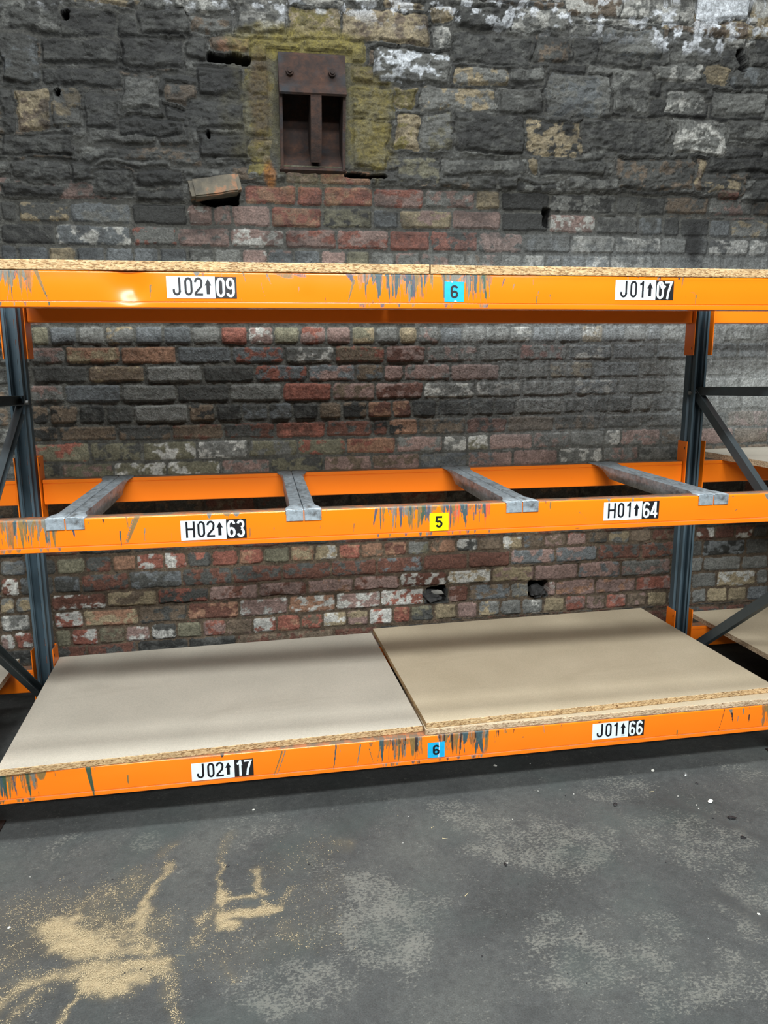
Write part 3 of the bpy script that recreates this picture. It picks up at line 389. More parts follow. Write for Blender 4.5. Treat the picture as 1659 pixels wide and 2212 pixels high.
    me = bpy.data.meshes.new('wall_back')
    me.vertices.add(len(V)); me.vertices.foreach_set('co', V.ravel())
    me.loops.add(F.size); me.loops.foreach_set('vertex_index', F.ravel())
    me.polygons.add(len(F)); me.polygons.foreach_set('loop_start', np.arange(0, F.size, 4)); me.polygons.foreach_set('loop_total', np.full(len(F), 4))
    me.update(calc_edges=True)
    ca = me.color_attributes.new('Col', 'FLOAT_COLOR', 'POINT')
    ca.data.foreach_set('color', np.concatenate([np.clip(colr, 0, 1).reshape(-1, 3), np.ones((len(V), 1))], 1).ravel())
    me.polygons.foreach_set('use_smooth', np.ones(len(F), bool))
    me.materials.append(mat_wall)
    o = bpy.data.objects.new('wall_back', me); C.objects.link(o)
    return tag(o, kind='structure')
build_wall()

# ---------------------------------------------------------------- the floor
DUST = "254 -415 419 -524 36 100|300 -488 411 -538 30 100|261 -466 314 -400 20 80|297 -379 380 -311 46 35|390 -368 460 -266 47 30|326 -402 512 -459 58 35|407 -458 534 -536 36 55|473 -435 507 -332 12 80|506 -323 536 -206 11 60|490 -472 498 -405 20 70|331 -525 535 -544 19 70|212 -667 275 -604 20 50|258 -614 364 -576 20 60|345 -587 452 -583 21 75|396 -624 466 -663 27 100|401 -596 564 -602 26 90|453 -647 514 -630 22 90|357 -723 399 -638 10 60|248 -720 305 -636 17 40|197 -618 249 -585 25 30|527 -573 567 -624 20 50|561 -623 621 -782 12 35|122 -375 241 -343 75 22|169 -528 219 -475 68 22|695 -365 686 -221 8 60|686 -221 713 -89 16 30|700 -365 712 -405 12 90|711 -396 780 -398 10 80|696 -465 762 -458 17 100|697 -490 727 -496 17 100|750 -465 842 -454 13 100|799 -429 848 -455 8 90|783 -280 799 -382 12 70|794 -372 818 -395 12 70|654 -466 700 -421 23 40|649 -548 656 -483 27 30|849 -446 901 -381 12 35|859 -518 892 -573 27 25|721 -621 734 -681 10 30|1024 -190 1064 -208 25 30|575 -596 602 -700 15 30|852 -292 994 -207 67 10|898 -455 1007 -359 61 10|708 -589 966 -536 80 12|512 -170 546 -107 14 30"
SCUFF = "1124 -546 158 225 80|1658 -321 279 145 70|1612 -243 187 126 55|2136 -334 200 162 60|2146 -554 78 210 50|2065 -654 61 101 50|1555 -653 107 86 70|1626 -775 225 95 60|1814 -697 83 89 50|885 -721 174 100 70|1453 -115 105 80 60|1400 -80 91 67 50|2015 -46 143 94 50|2493 -37 98 69 50|1795 -901 192 73 60|2049 -737 47 55 70|462 -93 57 49 60|227 -76 85 75 30|981 -355 79 125 30|799 -79 131 102 35|1955 -874 65 96 60|965 -553 72 140 30"
def dust_field(X, Y):
    d = np.zeros(X.shape)
    for s in DUST.split('|'):
        x0, y0, x1, y1, w, de = [int(v)/1000 for v in s.split()]; de *= 10
        L2 = (x1-x0)**2+(y1-y0)**2+1e-9; tt = np.clip(((X-x0)*(x1-x0)+(Y-y0)*(y1-y0))/L2, 0, 1)
        r = np.hypot(X-x0-tt*(x1-x0), Y-y0-tt*(y1-y0))
        d = np.maximum(d, de*np.exp(-(r/(w*1.15))**2))
    return d
def build_floor():
    fx = np.concatenate([np.arange(-2.6, -0.3, 0.1), np.arange(-0.3, 3.0, 0.01), np.arange(3.0, 5.8, 0.1)])
    fy = np.concatenate([np.arange(-6, -1.2, 0.2), np.arange(-1.2, 0.5, 0.01), np.arange(0.5, 1.3, 0.1)])
    X, Y = np.meshgrid(fx, fy, indexing='ij'); nx, ny = X.shape
    sc_ = np.zeros(X.shape)
    for s in SCUFF.split('|'):
        cx, cy, rx, ry, de = [int(v)/1000 for v in s.split()]; de *= 10
        r = np.hypot((X-cx)/rx, (Y-cy)/ry)+0.6*(fbm(X/0.12, Y/0.12, 7, 3)-0.5)
        sc_ = np.maximum(sc_, de*sstep(1.15, 0.6, r))
    du = dust_field(X+0.05*(fbm(X/0.05, Y/0.05, 3, 3)-0.5), Y+0.04*(fbm(X/0.05, Y/0.05, 5, 3)-0.5))
    dk = np.zeros(X.shape)
    for (x0, y0, x1, y1, w) in ((2.15, -0.15, 2.35, -0.42, 0.02), (2.05, -0.60, 2.14, -0.80, 0.03), (0.19, -0.48, 0.36, -0.52, 0.03), (0.20, -0.50, 0.26, -0.46, 0.03), (0.38, -0.42, 0.46, -0.44, 0.02)):
        L2 = (x1-x0)**2+(y1-y0)**2; tt = np.clip(((X-x0)*(x1-x0)+(Y-y0)*(y1-y0))/L2, 0, 1)
        dk = np.maximum(dk, np.exp(-(np.hypot(X-x0-tt*(x1-x0), Y-y0-tt*(y1-y0))/w)**2))
    V = np.stack([X, Y, np.zeros(X.shape)], -1).reshape(-1, 3); I = np.arange(nx*ny).reshape(nx, ny)
    F = np.stack([I[:-1, :-1], I[1:, :-1], I[1:, 1:], I[:-1, 1:]], -1).reshape(-1, 4)
    o = mesh_obj('floor', V, F, mat_floor)
    ca = o.data.color_attributes.new('Scuff', 'FLOAT_COLOR', 'POINT')
    ca.data.foreach_set('color', np.stack([sc_, du, dk, np.ones(X.shape)], -1).ravel())
    tag(o, kind='structure')
build_floor()

# ---------------------------------------------------------------- rack members
HB = 0.0988; ZT, ZH, ZJ = 1.5998, 0.9058, 0.1273
def beam_profile(inner):
    # closed outline in (y, z); the visible face is at y = 0 and the body runs to y = +0.05 (front) ; inner faces are turned over
    face = [(0.0005, 0.0), (-0.0012, 0.0015), (-0.0016, 0.006), (-0.0014, 0.0135), (0.0016, 0.0150), (0.0018, 0.0162), (0.0, 0.0176)]
    zz = np.linspace(0.0200, HB-0.0035, 30)
    for z in zz: face.append((-0.0012*math.sin(math.pi*(z-0.0176)/(HB-0.02)), z))
    face += [(0.0006, HB-0.0020), (0.0018, HB-0.0006), (0.0035, HB)]
    back = [(0.0470, HB), (0.0495, HB-0.0015), (0.05, HB-0.004), (0.05, 0.004), (0.0485, 0.0008), (0.0465, 0.0)]
    p = face + back
    if inner: p = [(y, HB-z) for y, z in p]
    return p, len(face)
STROKE_COL = {'t': (58, 78, 82), 'o': (124, 100, 58), 'v': (76, 76, 88), 'b': (150, 96, 50), 'g': (112, 110, 100), 'k': (52, 40, 36), 'G': (56, 78, 60), 'r': (200, 84, 50)}
def make_beam(x0, x1, yf, yb, z, inner=False, strokes=None, label=None, conn_up=True, dents=(), parent_name='rack_beam', group=None, hide_ends=(False, False), seg=None):
    """yf, yb: face y at the two ends"""
    r = root(parent_name, ((x0+x1)/2, (yf+yb)/2, z), label, 'shelf beam', group)
    prof, nf = beam_profile(inner)
    nseg = seg or (1080 if strokes is not None else 24)
    xs = np.linspace(x0+0.004, x1-0.004, nseg+1); npf = len(prof)
    P = np.array(prof); sgn = -1 if inner == 'rear' else 1
    yy = (yf+(yb-yf)*(xs-x0)/(x1-x0))[:, None]
    V = np.stack([np.repeat(xs[:, None], npf, 1), yy+P[None, :, 0], np.repeat((z+P[:, 1])[None, :], nseg+1, 0)], -1)
    for (dx, dz, rad, dep) in dents:
        d = np.hypot(V[..., 0]-dx, V[..., 2]-z-dz); V[..., 1] += dep*np.exp(-(d/rad)**2)*(P[None, :, 0] < 0.01)
    V = V.reshape(-1, 3); F = []
    I = np.arange((nseg+1)*npf).reshape(nseg+1, npf); J = np.roll(I, -1, 1)
    Q = np.stack([I[:-1], I[1:], J[1:], J[:-1]], -1).reshape(-1, 4)
    if inner: Q = Q[:, ::-1]
    F = Q.tolist()
    o = mesh_obj('beam_body', V, F, mat_orange_worn if strokes is not None else mat_orange, r, smooth=True)
    if strokes is not None:
        A = np.zeros((len(V), 4)); A[:, :3] = s2l((60, 60, 55))
        vx = V[:, 0]; vz = V[:, 2]-z; ff = np.tile(P[:, 0] < 0.02, nseg+1)
        for (sx, w, zt, zb, sl, cc, al) in strokes:
            lo, hi = sx-0.06-abs(sl), sx+0.06+abs(sl)
            m = np.where((vx > lo) & (vx < hi) & ff)[0]
            if not len(m): continue
            tt = (zt-vz[m])/max(zt-zb, 1e-4); inside = (tt > -0.05) & (tt < 1.05)
            cx = sx+sl*np.clip(tt, 0, 1); ww = w*(1-0.65*np.clip(tt, 0, 1))
            a = al*(1-sstep(ww*0.6, ww*1.3, np.abs(vx[m]-cx)))*inside*(1-sstep(0.75, 1.05, tt)*0.5)
            up = a > A[m, 3]
            A[m[up], :3] = s2l(STROKE_COL[cc]); A[m[up], 3] = a[up]
        ca = o.data.color_attributes.new('Paint', 'FLOAT_COLOR', 'POINT'); ca.data.foreach_set('color', A.ravel())
    # end connectors: an angle plate at each end, slotted
    rear = inner
    for e, xe in enumerate((x0, x1)):
        if hide_ends[e]: continue
        d = 1 if e == 0 else -1
        y0 = (yf if e == 0 else yb)
        zb, zt = (z-0.055, z+HB+0.090) if conn_up else (z-0.135, z+HB+0.006)
        m = MB()
        m.box(min(xe-0.004*d, xe), max(xe-0.004*d, xe), y0-0.022 if rear else y0-0.004, y0+0.052, zb, zt, bev=0.0012)
        if rear: m.box(min(xe-0.004*d, xe-0.045*d), max(xe-0.004*d, xe-0.045*d), y0+0.048, y0+0.052, zb, zt)
        else: m.box(min(xe-0.004*d, xe-0.045*d), max(xe-0.004*d, xe-0.045*d), y0-0.004, y0, zb, zt)
        c = m.build('end_connector', mat_orange, r)
        s = MB()
        for k, zz_ in enumerate((zb+0.03, zt-0.03)):
            s.box(xe-0.0005 if d > 0 else xe-0.0008, xe+0.0008 if d > 0 else xe+0.0005, y0-0.010 if rear else y0+0.02, y0-0.005 if rear else y0+0.025, zz_-0.006, zz_+0.006)
        s.build('connector_slot', mat_black, c)
    return r, o

# streak lists: (x, half width, z top, z bottom, slant, colour, strength)
def dense(rs, xa, xb, n, cols='ttogbvo', zt=HB-0.002, deep=0.75, al=(0.55, 1.0)):
    out = []
    for i in range(n):
        x = xa+(xb-xa)*rs.rand(); L = HB*(0.2+deep*rs.rand()**1.3)
        out.append((x, 0.0015+0.006*rs.rand()**2, zt, max(0.014, zt-L), (rs.rand()-0.5)*0.012, cols[rs.randint(len(cols))], al[0]+(al[1]-al[0])*rs.rand()))
    for i in range(n//3):
        x = xa+(xb-xa)*rs.rand(); out.append((x, 0.008+0.008*rs.rand(), zt, zt-HB*(0.08+0.2*rs.rand()), 0.0, 'gtob'[rs.randint(4)], 0.6))
    for i in range(max(3, n//6)):
        x = xa+(xb-xa)*rs.rand(); out.append((x, 0.010+0.010*rs.rand(), zt, zt-HB*(0.25+0.5*rs.rand()), 0.0, 'ob'[rs.randint(2)], 0.46))
    for i in range(n//5):
        x = xa+(xb-xa)*rs.rand(); out.append((x, 0.004+0.006*rs.rand(), 0.013, 0.001, 0, cols[rs.randint(len(cols))], 0.6))
    return out
def sparse(rs, n, cols='bog'):
    out = []
    for i in range(n):
        x = 2.7*rs.rand(); zt = HB-0.002 if rs.rand() < .6 else 0.02+0.06*rs.rand(); out.append((x, 0.0012+0.003*rs.rand(), zt, max(0.0, zt-0.006-0.03*rs.rand()), (rs.rand()-0.5)*0.01, cols[rs.randint(len(cols))], 0.5+0.3*rs.rand()))
    return out
rs = np.random.RandomState(3)
ST = dense(rs, 1.15, 1.37, 46) + dense(rs, 1.40, 1.55, 34) + dense(rs, 0.10, 0.245, 40, 'gobtg', deep=0.9) + sparse(rs, 26) + [
    (0.262, 0.006, HB, 0.018, 0.026, 'o', 0.9), (0.268, 0.002, HB*.8, 0.018, 0.022, 'G', 0.9), (0.290, 0.005, 0.014, 0.003, 0, 'G', 0.7),
    (0.690, 0.011, HB, HB-0.011, 0, 'g', 1.0), (0.818, 0.003, HB, HB-0.030, 0.008, 'o', 0.8), (0.885, 0.0030, HB-.004, HB-0.032, 0.012, 'g', 0.8),
    (0.93, 0.034, HB-0.002, HB-0.018, 0.02, 'o', 0.62), (0.97, 0.03, HB-0.002, HB-0.014, 0.02, 't', 0.55), (1.135, 0.005, HB-0.02, 0.016, -0.018, 'o', 0.8), (1.12, 0.012, HB-0.002, HB-0.03, 0.016, 'v', 0.7),
    (0.868, 0.0014, HB-0.03, 0.02, 0.012, 'b', 0.7), (1.05, 0.0012, 0.03, 0.01, 0.004, 'k', 0.7), (1.43, 0.034, HB-0.0005, HB-0.020, 0.0, 'g', 0.9), (1.17, 0.004, HB, 0.02, 0.0, 't', 0.9),
    (1.205, 0.009, HB, 0.035, 0.005, 't', 1.0), (1.235, 0.004, HB, 0.018, 0.006, 't', 1.0), (1.262, 0.008, HB, 0.030, -0.003, 't', 1.0), (1.300, 0.007, HB-0.03, 0.016, 0.0, 'g', 0.95), (1.50, 0.008, HB, 0.045, 0.0, 't', 0.9), (1.525, 0.006, HB, 0.022, 0.01, 'G', 0.8),
    (1.59, 0.004, HB-.01, HB-0.035, -0.008, 'v', 0.7), (1.68, 0.004, HB-.012, HB-0.03, 0, 'b', 0.5), (2.20, 0.012, 0.055, 0.042, 0.02, 'b', 0.45), (2.02, 0.003, HB, HB-0.01, 0, 'k', 0.6), (2.09, 0.003, HB, HB-0.012, 0.004, 'k', 0.8), (2.155, 0.006, HB-.002, HB-0.008, 0, 'k', 0.8), (1.55, 0.10, HB-0.001, HB-0.006, 0.1, 'r', 0.5), (1.62, 0.06, HB-0.001, HB-0.006, 0.1, 'r', 0.5)]
SH = dense(rs, 0.05, 0.26, 60, 'ggotb', deep=0.95) + dense(rs, 1.20, 1.38, 40, 'tgovb') + dense(rs, 1.40, 1.56, 34, 'tgovr') + sparse(rs, 24) + [
    (0.482, 0.010, HB-0.002, 0.015, -0.034, 'o', 0.7), (0.468, 0.0016, HB-0.01, 0.015, -0.025, 'g', 0.9), (0.432, 0.003, 0.055, 0.006, 0.0, 't', 0.8), (0.502, 0.002, 0.06, 0.01, -0.004, 'g', 0.7),
    (0.385, 0.003, HB-.003, HB-.02, 0.004, 'k', 0.8), (0.345, 0.003, HB-.01, HB-.02, 0, 'b', 0.8), (0.69, 0.008, HB, HB-0.015, 0, 'g', 0.9), (0.770, 0.012, HB, HB-.012, 0, 'g', 0.8), (0.742, 0.016, HB, HB-.01, 0, 'o', 0.7), (0.30, 0.005, HB-0.03, HB-.055, 0.004, 'v', 0.9),
    (1.195, 0.005, HB-0.006, 0.04, -0.010, 'v', 0.9), (1.30, 0.012, HB, 0.03, 0, 'o', 0.75), (1.345, 0.008, HB, 0.035, -0.008, 'G', 0.7), (1.47, 0.007, HB, 0.030, 0.012, 't', 0.95), (1.44, 0.004, HB, 0.018, 0.0, 'o', 0.8), (1.54, 0.006, HB, 0.05, 0.004, 't', 0.9), (1.96, 0.007, HB, HB-.01, 0, 'g', 0.8), (1.86, 0.003, HB-0.04, 0.03, 0.03, 'b', 0.6), (1.84, 0.02, 0.012, 0.004, 0.02, 'k', 0.6), (2.53, 0.016, HB-.002, HB-.022, 0, 'g', 0.8), (2.40, 0.008, HB-.004, HB-0.012, 0, 'o', 0.6), (1.745, 0.002, HB, HB-0.02, 0, 'k', 0.6), (2.42, 0.006, 0.05, 0.04, -0.01, 'b', 0.6)]
SJ = dense(rs, 0.0, 0.135, 44, 'goGtb', deep=0.95) + dense(rs, 1.20, 1.34, 40, 'togkb', deep=0.9) + dense(rs, 1.40, 1.57, 46, 'tgokb', deep=0.95) + dense(rs, 2.60, 2.70, 26, 'gogb', deep=1.0) + sparse(rs, 24) + [
    (0.286, 0.0085, HB, 0.0, 0.012, 'G', 1.0), (0.042, 0.007, HB, 0.018, 0.004, 'G', 1.0), (0.068, 0.003, HB-.01, 0.02, 0.008, 'v', 0.9), (0.150, 0.02, HB, HB-0.03, 0, 'o', 0.7), (0.88, 0.003, HB-0.01, 0.004, -0.030, 'o', 0.95), (0.890, 0.002, HB-0.01, 0.004, -0.030, 'g', 0.9),
    (1.055, 0.0028, HB-.006, 0.004, -0.010, 't', 0.95), (1.135, 0.003, HB-.01, 0.018, -0.012, 'g', 0.9), (1.17, 0.008, HB-.006, HB-0.02, 0.0, 'b', 0.8), (1.165, 0.002, 0.07, 0.02, 0.012, 'o', 0.9), (1.20, 0.002, 0.075, 0.02, -0.010, 'o', 0.9), (1.245, 0.007, HB-.01, HB-.03, 0, 'v', 0.8),
    (1.535, 0.012, HB, 0.02, 0.016, 't', 1.0), (1.49, 0.012, HB, 0.06, 0, 't', 0.9), (1.46, 0.006, HB, 0.02, 0, 'o', 0.9), (1.31, 0.012, HB, 0.03, 0, 'o', 0.9), (1.605, 0.004, HB-.004, HB-.03, 0, 'k', 0.7), (1.66, 0.003, HB-.004, HB-.02, 0, 'k', 0.6),
    (2.445, 0.0016, HB-.006, 0.004, -0.020, 'k', 0.85), (2.475, 0.0035, 0.08, 0.045, 0.006, 'k', 0.95), (2.47, 0.008, HB-.006, HB-.024, 0.004, 'g', 0.8), (2.545, 0.0032, 0.066, 0.04, 0.0, 'k', 0.95), (2.52, 0.005, HB-.006, HB-.03, 0.0, 'g', 0.8), (0.62, 0.14, HB, HB-0.008, 0.02, 'b', 0.5), (0.692, 0.006, HB, HB-0.009, 0, 'k', 0.9), (1.97, 0.009, HB-.004, HB-.010, 0, 'k', 0.9)]
beamT, _ = make_beam(0.0, 2.7, 0.0, 0.0, ZT, strokes=ST, dents=((0.505, 0.060, 0.046, 0.0120), (1.0, 0.03, 0.03, 0.0010)),
    label='orange front beam of the top shelf with labels J02 09 and J01 07', conn_up=False)
beamH, _ = make_beam(0.0, 2.7, 0.0, 0.0, ZH, strokes=SH, label='orange front beam of the middle level with labels H02 63 and H01 64')
beamJ, _ = make_beam(-0.012, 2.7, -0.018, 0.0175, ZJ, strokes=SJ, label='orange front beam of the bottom shelf with labels J02 17 and J01 66')
D = 0.8234
G = None
make_beam(0.0, 2.7, D, D, ZT+0.002, inner=True, conn_up=False, label='orange rear beam under the top shelf boards, in shadow')
make_beam(0.0, 2.7, D, D, ZH, inner=True, label='orange rear beam of the middle level carrying the far ends of the grey bars')
make_beam(-0.012, 2.7, D, D, ZJ, inner=True, label='orange rear beam hidden below the large bottom shelf boards')
# neighbouring bays
make_beam(-2.79, -0.09, D, D, ZT+0.002, inner=True, conn_up=False, hide_ends=(True, False), label='orange rear beam of the left neighbouring bay at the top level')
make_beam(-2.79, -0.09, D, D, ZH, inner=True, hide_ends=(True, False), label='orange rear beam of the left neighbouring bay at the middle level')
make_beam(-2.79, -0.098, D, D, ZJ, inner=True, hide_ends=(True, False), label='orange rear beam of the left neighbouring bay at the bottom level')
make_beam(2.79, 5.49, D, D, ZT+0.002, inner=True, conn_up=False, hide_ends=(False, True), label='orange rear beam of the right neighbouring bay at the top level')
make_beam(2.79, 5.49, D, D, ZH, inner=True, hide_ends=(False, True), label='orange rear beam of the right neighbouring bay under the middle level board')
make_beam(2.79, 5.49, D, D, ZJ, inner=True, hide_ends=(False, True), label='orange rear beam of the right neighbouring bay under the bottom board')

# ---------------------------------------------------------------- upright frames
def make_post(x0, x1, yo, yweb, z1, parent, zslot0):
    """open C section: lips at y=yo, web with slots at y=yweb"""
    sgn = 1 if yweb > yo else -1
    w = x1-x0; st = 0.006
    def pr(side):   # outline from lip to web for one side, distance from the outer edge
        o_ = [(0.014, 0.0), (st, 0.0), (st, 0.020), (st+0.006, 0.024), (st+0.006, 0.032), (0.0, 0.037), (0.0, 0.068)]
        return o_
    left = [(x0+a, yo+sgn*b_) for a, b_ in pr(0)]; right = [(x1-a, yo+sgn*b_) for a, b_ in pr(1)][::-1]
    web = [(x0+w*0.40, yweb-sgn*0.0), (x0+w*0.60, yweb)]
    path = left + [(x0+0.008, yweb)] + web + [(x1-0.008, yweb)] + right
    ys = path
    # z levels with slots every 0.075
    zs = [0.0]; slots = []
    k = 0
    while True:
        zc = zslot0+0.075*k; k += 1
        if zc+0.02 > z1: break
        if zc-0.016 > 0.03: zs += [zc-0.016, zc+0.016]; slots.append(len(zs)-2)
    zs.append(z1)
    npth = len(path); V = [(p[0], p[1], z) for z in zs for p in path]
    F = []; iw = len(left)+1   # web slot cell starts at this index
    for j in range(len(zs)-1):
        for i in range(npth-1):
            if j in slots and i == iw: continue
            F.append((j*npth+i, j*npth+i+1, (j+1)*npth+i+1, (j+1)*npth+i))
    o = mesh_obj('post', V, F, mat_post, parent)
    s = o.modifiers.new('thickness', 'SOLIDIFY'); s.thickness = 0.002; s.offset = 0
    bp = MB(); bp.box(x0-0.015, x1+0.015, min(yo, yweb)-0.015, max(yo, yweb)+0.02, 0, 0.005)
    bp.build('foot_plate', mat_rust if yo < 0.4 else mat_post, parent)
    return o
def cprof(w, d, th=0.003):
    return [(-w/2, 0), (w/2, 0), (w/2, d), (w/2-th, d), (w/2-th, th), (-w/2+th, th), (-w/2+th, d), (-w/2, d)]
def make_frame(x0, x1, label):
    r = root('upright_frame', ((x0+x1)/2, 0.45, 0), label, 'rack upright')
    make_post(x0, x1, 0.793, 0.868, 2.1 if False else 1.70, r, 0.10)
    make_post(x0, x1, 0.080, 0.006, 1.70, r, 0.10)
    xm = (x0+x1)/2
    b = MB()
    b.tube((xm, 0.835, 1.312), (xm, 0.06, 1.338), cprof(0.036, 0.026), up=(1, 0, 0)); b.build('horizontal_brace', mat_brace, r)
    b = MB(); b.tube((xm-0.002, 0.825, 1.305), (xm-0.002, 0.06, 0.755), cprof(0.038, 0.026), up=(1, 0, 0)); b.build('diagonal_brace', mat_brace, r)
    b = MB(); b.tube((xm-0.002, 0.825, 0.075), (xm-0.002, 0.06, 0.690), cprof(0.038, 0.026), up=(1, 0, 0)); b.build('diagonal_brace', mat_brace, r)
    for (y, z) in ((0.815, 1.305), (0.815, 0.09), (0.05, 1.33), (0.05, 0.72)):
        b = MB(); b.cyl((x0-0.003, y, z), (x1+0.003, y, z), 0.006, 8); b.cyl((x0-0.002, y, z), (x0+0.006, y, z), 0.009, 6); b.cyl((x1-0.006, y, z), (x1+0.004, y, z), 0.009, 6)
        b.build('bolt', mat_bolt, r)
    return r
make_frame(-0.084, -0.022, 'dark blue-grey upright frame at the left with a brace crossing behind the beams')
make_frame(2.703, 2.767, 'dark blue-grey upright frame at the right with a long diagonal brace')

# ---------------------------------------------------------------- chipboard shelf boards
def make_board(name, x0, x1, y0, y1, z0, z1, rot, pivot, mt, me_, label, group=None, chips=()):
    c, s = math.cos(rot), math.sin(rot); e = 0.0012
    xs = np.linspace(x0, x1, 90); rr = np.random.RandomState(int(abs(x0*100))+int(z0*100))
    def T(p): x, y = p[0]-pivot[0], p[1]-pivot[1]; return (pivot[0]+c*x-s*y, pivot[1]+s*x+c*y, p[2])
    j = rr.rand(90)*0.0012
    for (cx, wd, dp) in chips: j = j+dp*np.exp(-((xs-cx)/wd)**2)*(0.5+rr.rand(90))
    ring = []
    for i, x in enumerate(xs): ring.append([(x, y0+e+j[i], z0), (x, y0+j[i]*0.6, z0+e*2), (x, y0, z1-e), (x, y0+e, z1), (x, y1-e, z1), (x, y1, z1-e), (x, y1, z0)])
    V = [T(p) for R_ in ring for p in R_]; n = 7; F = []; mi = []
    for i in range(89):
        for k in range(n):
            F.append((i*n+k, (i+1)*n+k, (i+1)*n+(k+1) % n, i*n+(k+1) % n)); mi.append(1 if k == 3 else 0)
    F.append(tuple(range(n))[::-1]); F.append(tuple(range(89*n, 90*n))); mi += [0, 0]
    F = [f[::-1] for f in F]
    cx = T(((x0+x1)/2, (y0+y1)/2, z0))
    o = mesh_obj(name, V, F, me_, origin=cx); o.data.materials.append(mt)
    o.data.polygons.foreach_set('material_index', mi)
    return tag(o, label, 'shelf board', group)
ZB = ZJ+HB
pv = (1.3, 0.45)
make_board('chipboard_shelf', 0.008, 1.331, 0.0281, 0.9475, ZB+0.0004, ZB+0.0225, 0.0442, pv, mat_btop_l, mat_edge, 'pale grey-faced chipboard on the left half of the bottom shelf')
make_board('chipboard_shelf', 1.354, 2.692, 0.003, 0.84, ZB+0.0006, ZB+0.0212, 0.012, (1.338, 0.0), mat_btop_r, mat_edge_dull, 'dull lower chipboard peeping out beneath the right bottom board')
make_board('chipboard_shelf', 1.3385, 2.6625, 0.0043, 0.9438, ZB+0.0216, ZB+0.0425, 0.0442, pv, mat_btop_r, mat_edge, 'tan chipboard lying on top at the right half of the bottom shelf')
ZTB = ZT+HB
make_board('chipboard_shelf', 0.005, 1.358, -0.004, 0.875, ZTB+0.0006, ZTB+0.0268, 0.0, (0, 0), mat_btop_l, mat_edge, 'thick chipboard on the top shelf, left of the joint')
make_board('chipboard_shelf', 1.3635, 2.695, -0.003, 0.875, ZTB+0.0006, ZTB+0.0262, 0.0, (0, 0), mat_btop_l, mat_edge, 'thick chipboard on the top shelf, right of the joint, with a chipped lower edge', chips=((1.52, 0.03, 0.003), (1.60, 0.02, 0.003), (1.67, 0.015, 0.003), (1.78, 0.01, 0.002)))
make_board('chipboard_shelf', -1.60, -0.165, 0.03, 0.90, ZB+0.0006, ZB+0.0228, 0.02, (-0.165, 0.45), mat_btop_l, mat_edge_dull, 'chipboard on the bottom shelf of the left neighbouring bay')
make_board('chipboard_shelf', 2.885, 4.20, 0.02, 0.96, ZB+0.0006, ZB+0.0228, 0.03, (2.885, 0.45), mat_btop_r, mat_edge_dull, 'chipboard on the bottom shelf of the right neighbouring bay')
make_board('chipboard_shelf', 2.93, 4.30, 0.02, 1.03, ZH+HB+0.0008, ZH+HB+0.026, 0.11, (2.93, 0.45), mat_btop_l, mat_edge_dull, 'slewed chipboard on the middle level of the right neighbouring bay')

# ---------------------------------------------------------------- galvanised pallet support bars
def make_bar(xf, xr, label):
    r = root('support_bar', (xf, 0.4, ZH+HB), label, 'support bar', 'galvanised bars across the middle level')
    zt = ZH+HB+0.0022
    ys = [-0.0032, 0.012, 0.030, 0.048, 0.066, 0.085, 0.12, 0.3, 0.5, 0.68, 0.74, 0.775, 0.795, 0.815, 0.84, 0.872]
    def hw(y):
        return 0.0385 + 0.0150*(1-float(sstep(0.030, 0.085, np.array(y)))) + 0.0195*float(sstep(0.74, 0.825, np.array(y)))
    def drop(y):
        if y < 0.06: return 0.0
        if y > 0.80: return 0.0
        return 0.045*min(1.0, float(sstep(0.058, 0.075, np.array(y))), float(sstep(0.80, 0.66, np.array(y))))
    for sd in (-1, 1):
        V = []; F = []
        for y in ys:
            cx = xf+(xr-xf)*y/0.9; w = hw(y); g = 0.0014; dp = drop(y)
            V += [(cx+sd*g, y, zt-0.006 if dp > 0.001 else zt-0.0022), (cx+sd*(g+0.0015), y, zt-0.0012), (cx+sd*(g+0.004), y, zt), (cx+sd*(w-0.005), y, zt), (cx+sd*(w-0.001), y, zt-0.0012), (cx+sd*w, y, zt-0.004-dp*0.3 if dp > 0.001 else zt-0.0022), (cx+sd*w, y, zt-0.005-dp if dp > 0.001 else zt-0.0023)]
        n = 7
        for j in range(len(ys)-1):
            for i in range(n-1):
                q = (j*n+i, j*n+i+1, (j+1)*n+i+1, (j+1)*n+i); F.append(q if sd < 0 else q[::-1])
        o = mesh_obj('channel_half', V, F, mat_galv, r, smooth=True)
        s = o.modifiers.new('thickness', 'SOLIDIFY'); s.thickness = 0.0018; s.offset = -1 if sd < 0 else -1
        m = MB(); x_in, x_out = xf+sd*0.0016, xf+sd*0.0535
        m.box(min(x_in, x_out), max(x_in, x_out), -0.0052, -0.0030, zt-0.034, zt-0.0004, bev=0.0008)
        m.build('front_lip', mat_galv, o)
        m = MB(); xb = xr*0.97+xf*0.03; x_in, x_out = xb+sd*0.0016, xb+sd*0.0575
        m.box(min(x_in, x_out), max(x_in, x_out), 0.8740, 0.8760, zt-0.034, zt-0.001)
        m.build('rear_lip', mat_galv, o)
    return r
make_bar(0.2805, 0.2845, 'galvanised support bar nearest the left upright, its lip over the worn beam end')
make_bar(0.9715, 0.9690, 'galvanised support bar second from the left, just right of label H02 63')
make_bar(1.6655, 1.6620, 'galvanised support bar third from the left, right of the yellow 5 sticker')
make_bar(2.3275, 2.3270, 'galvanised support bar nearest the right upright, right of label H01 64')

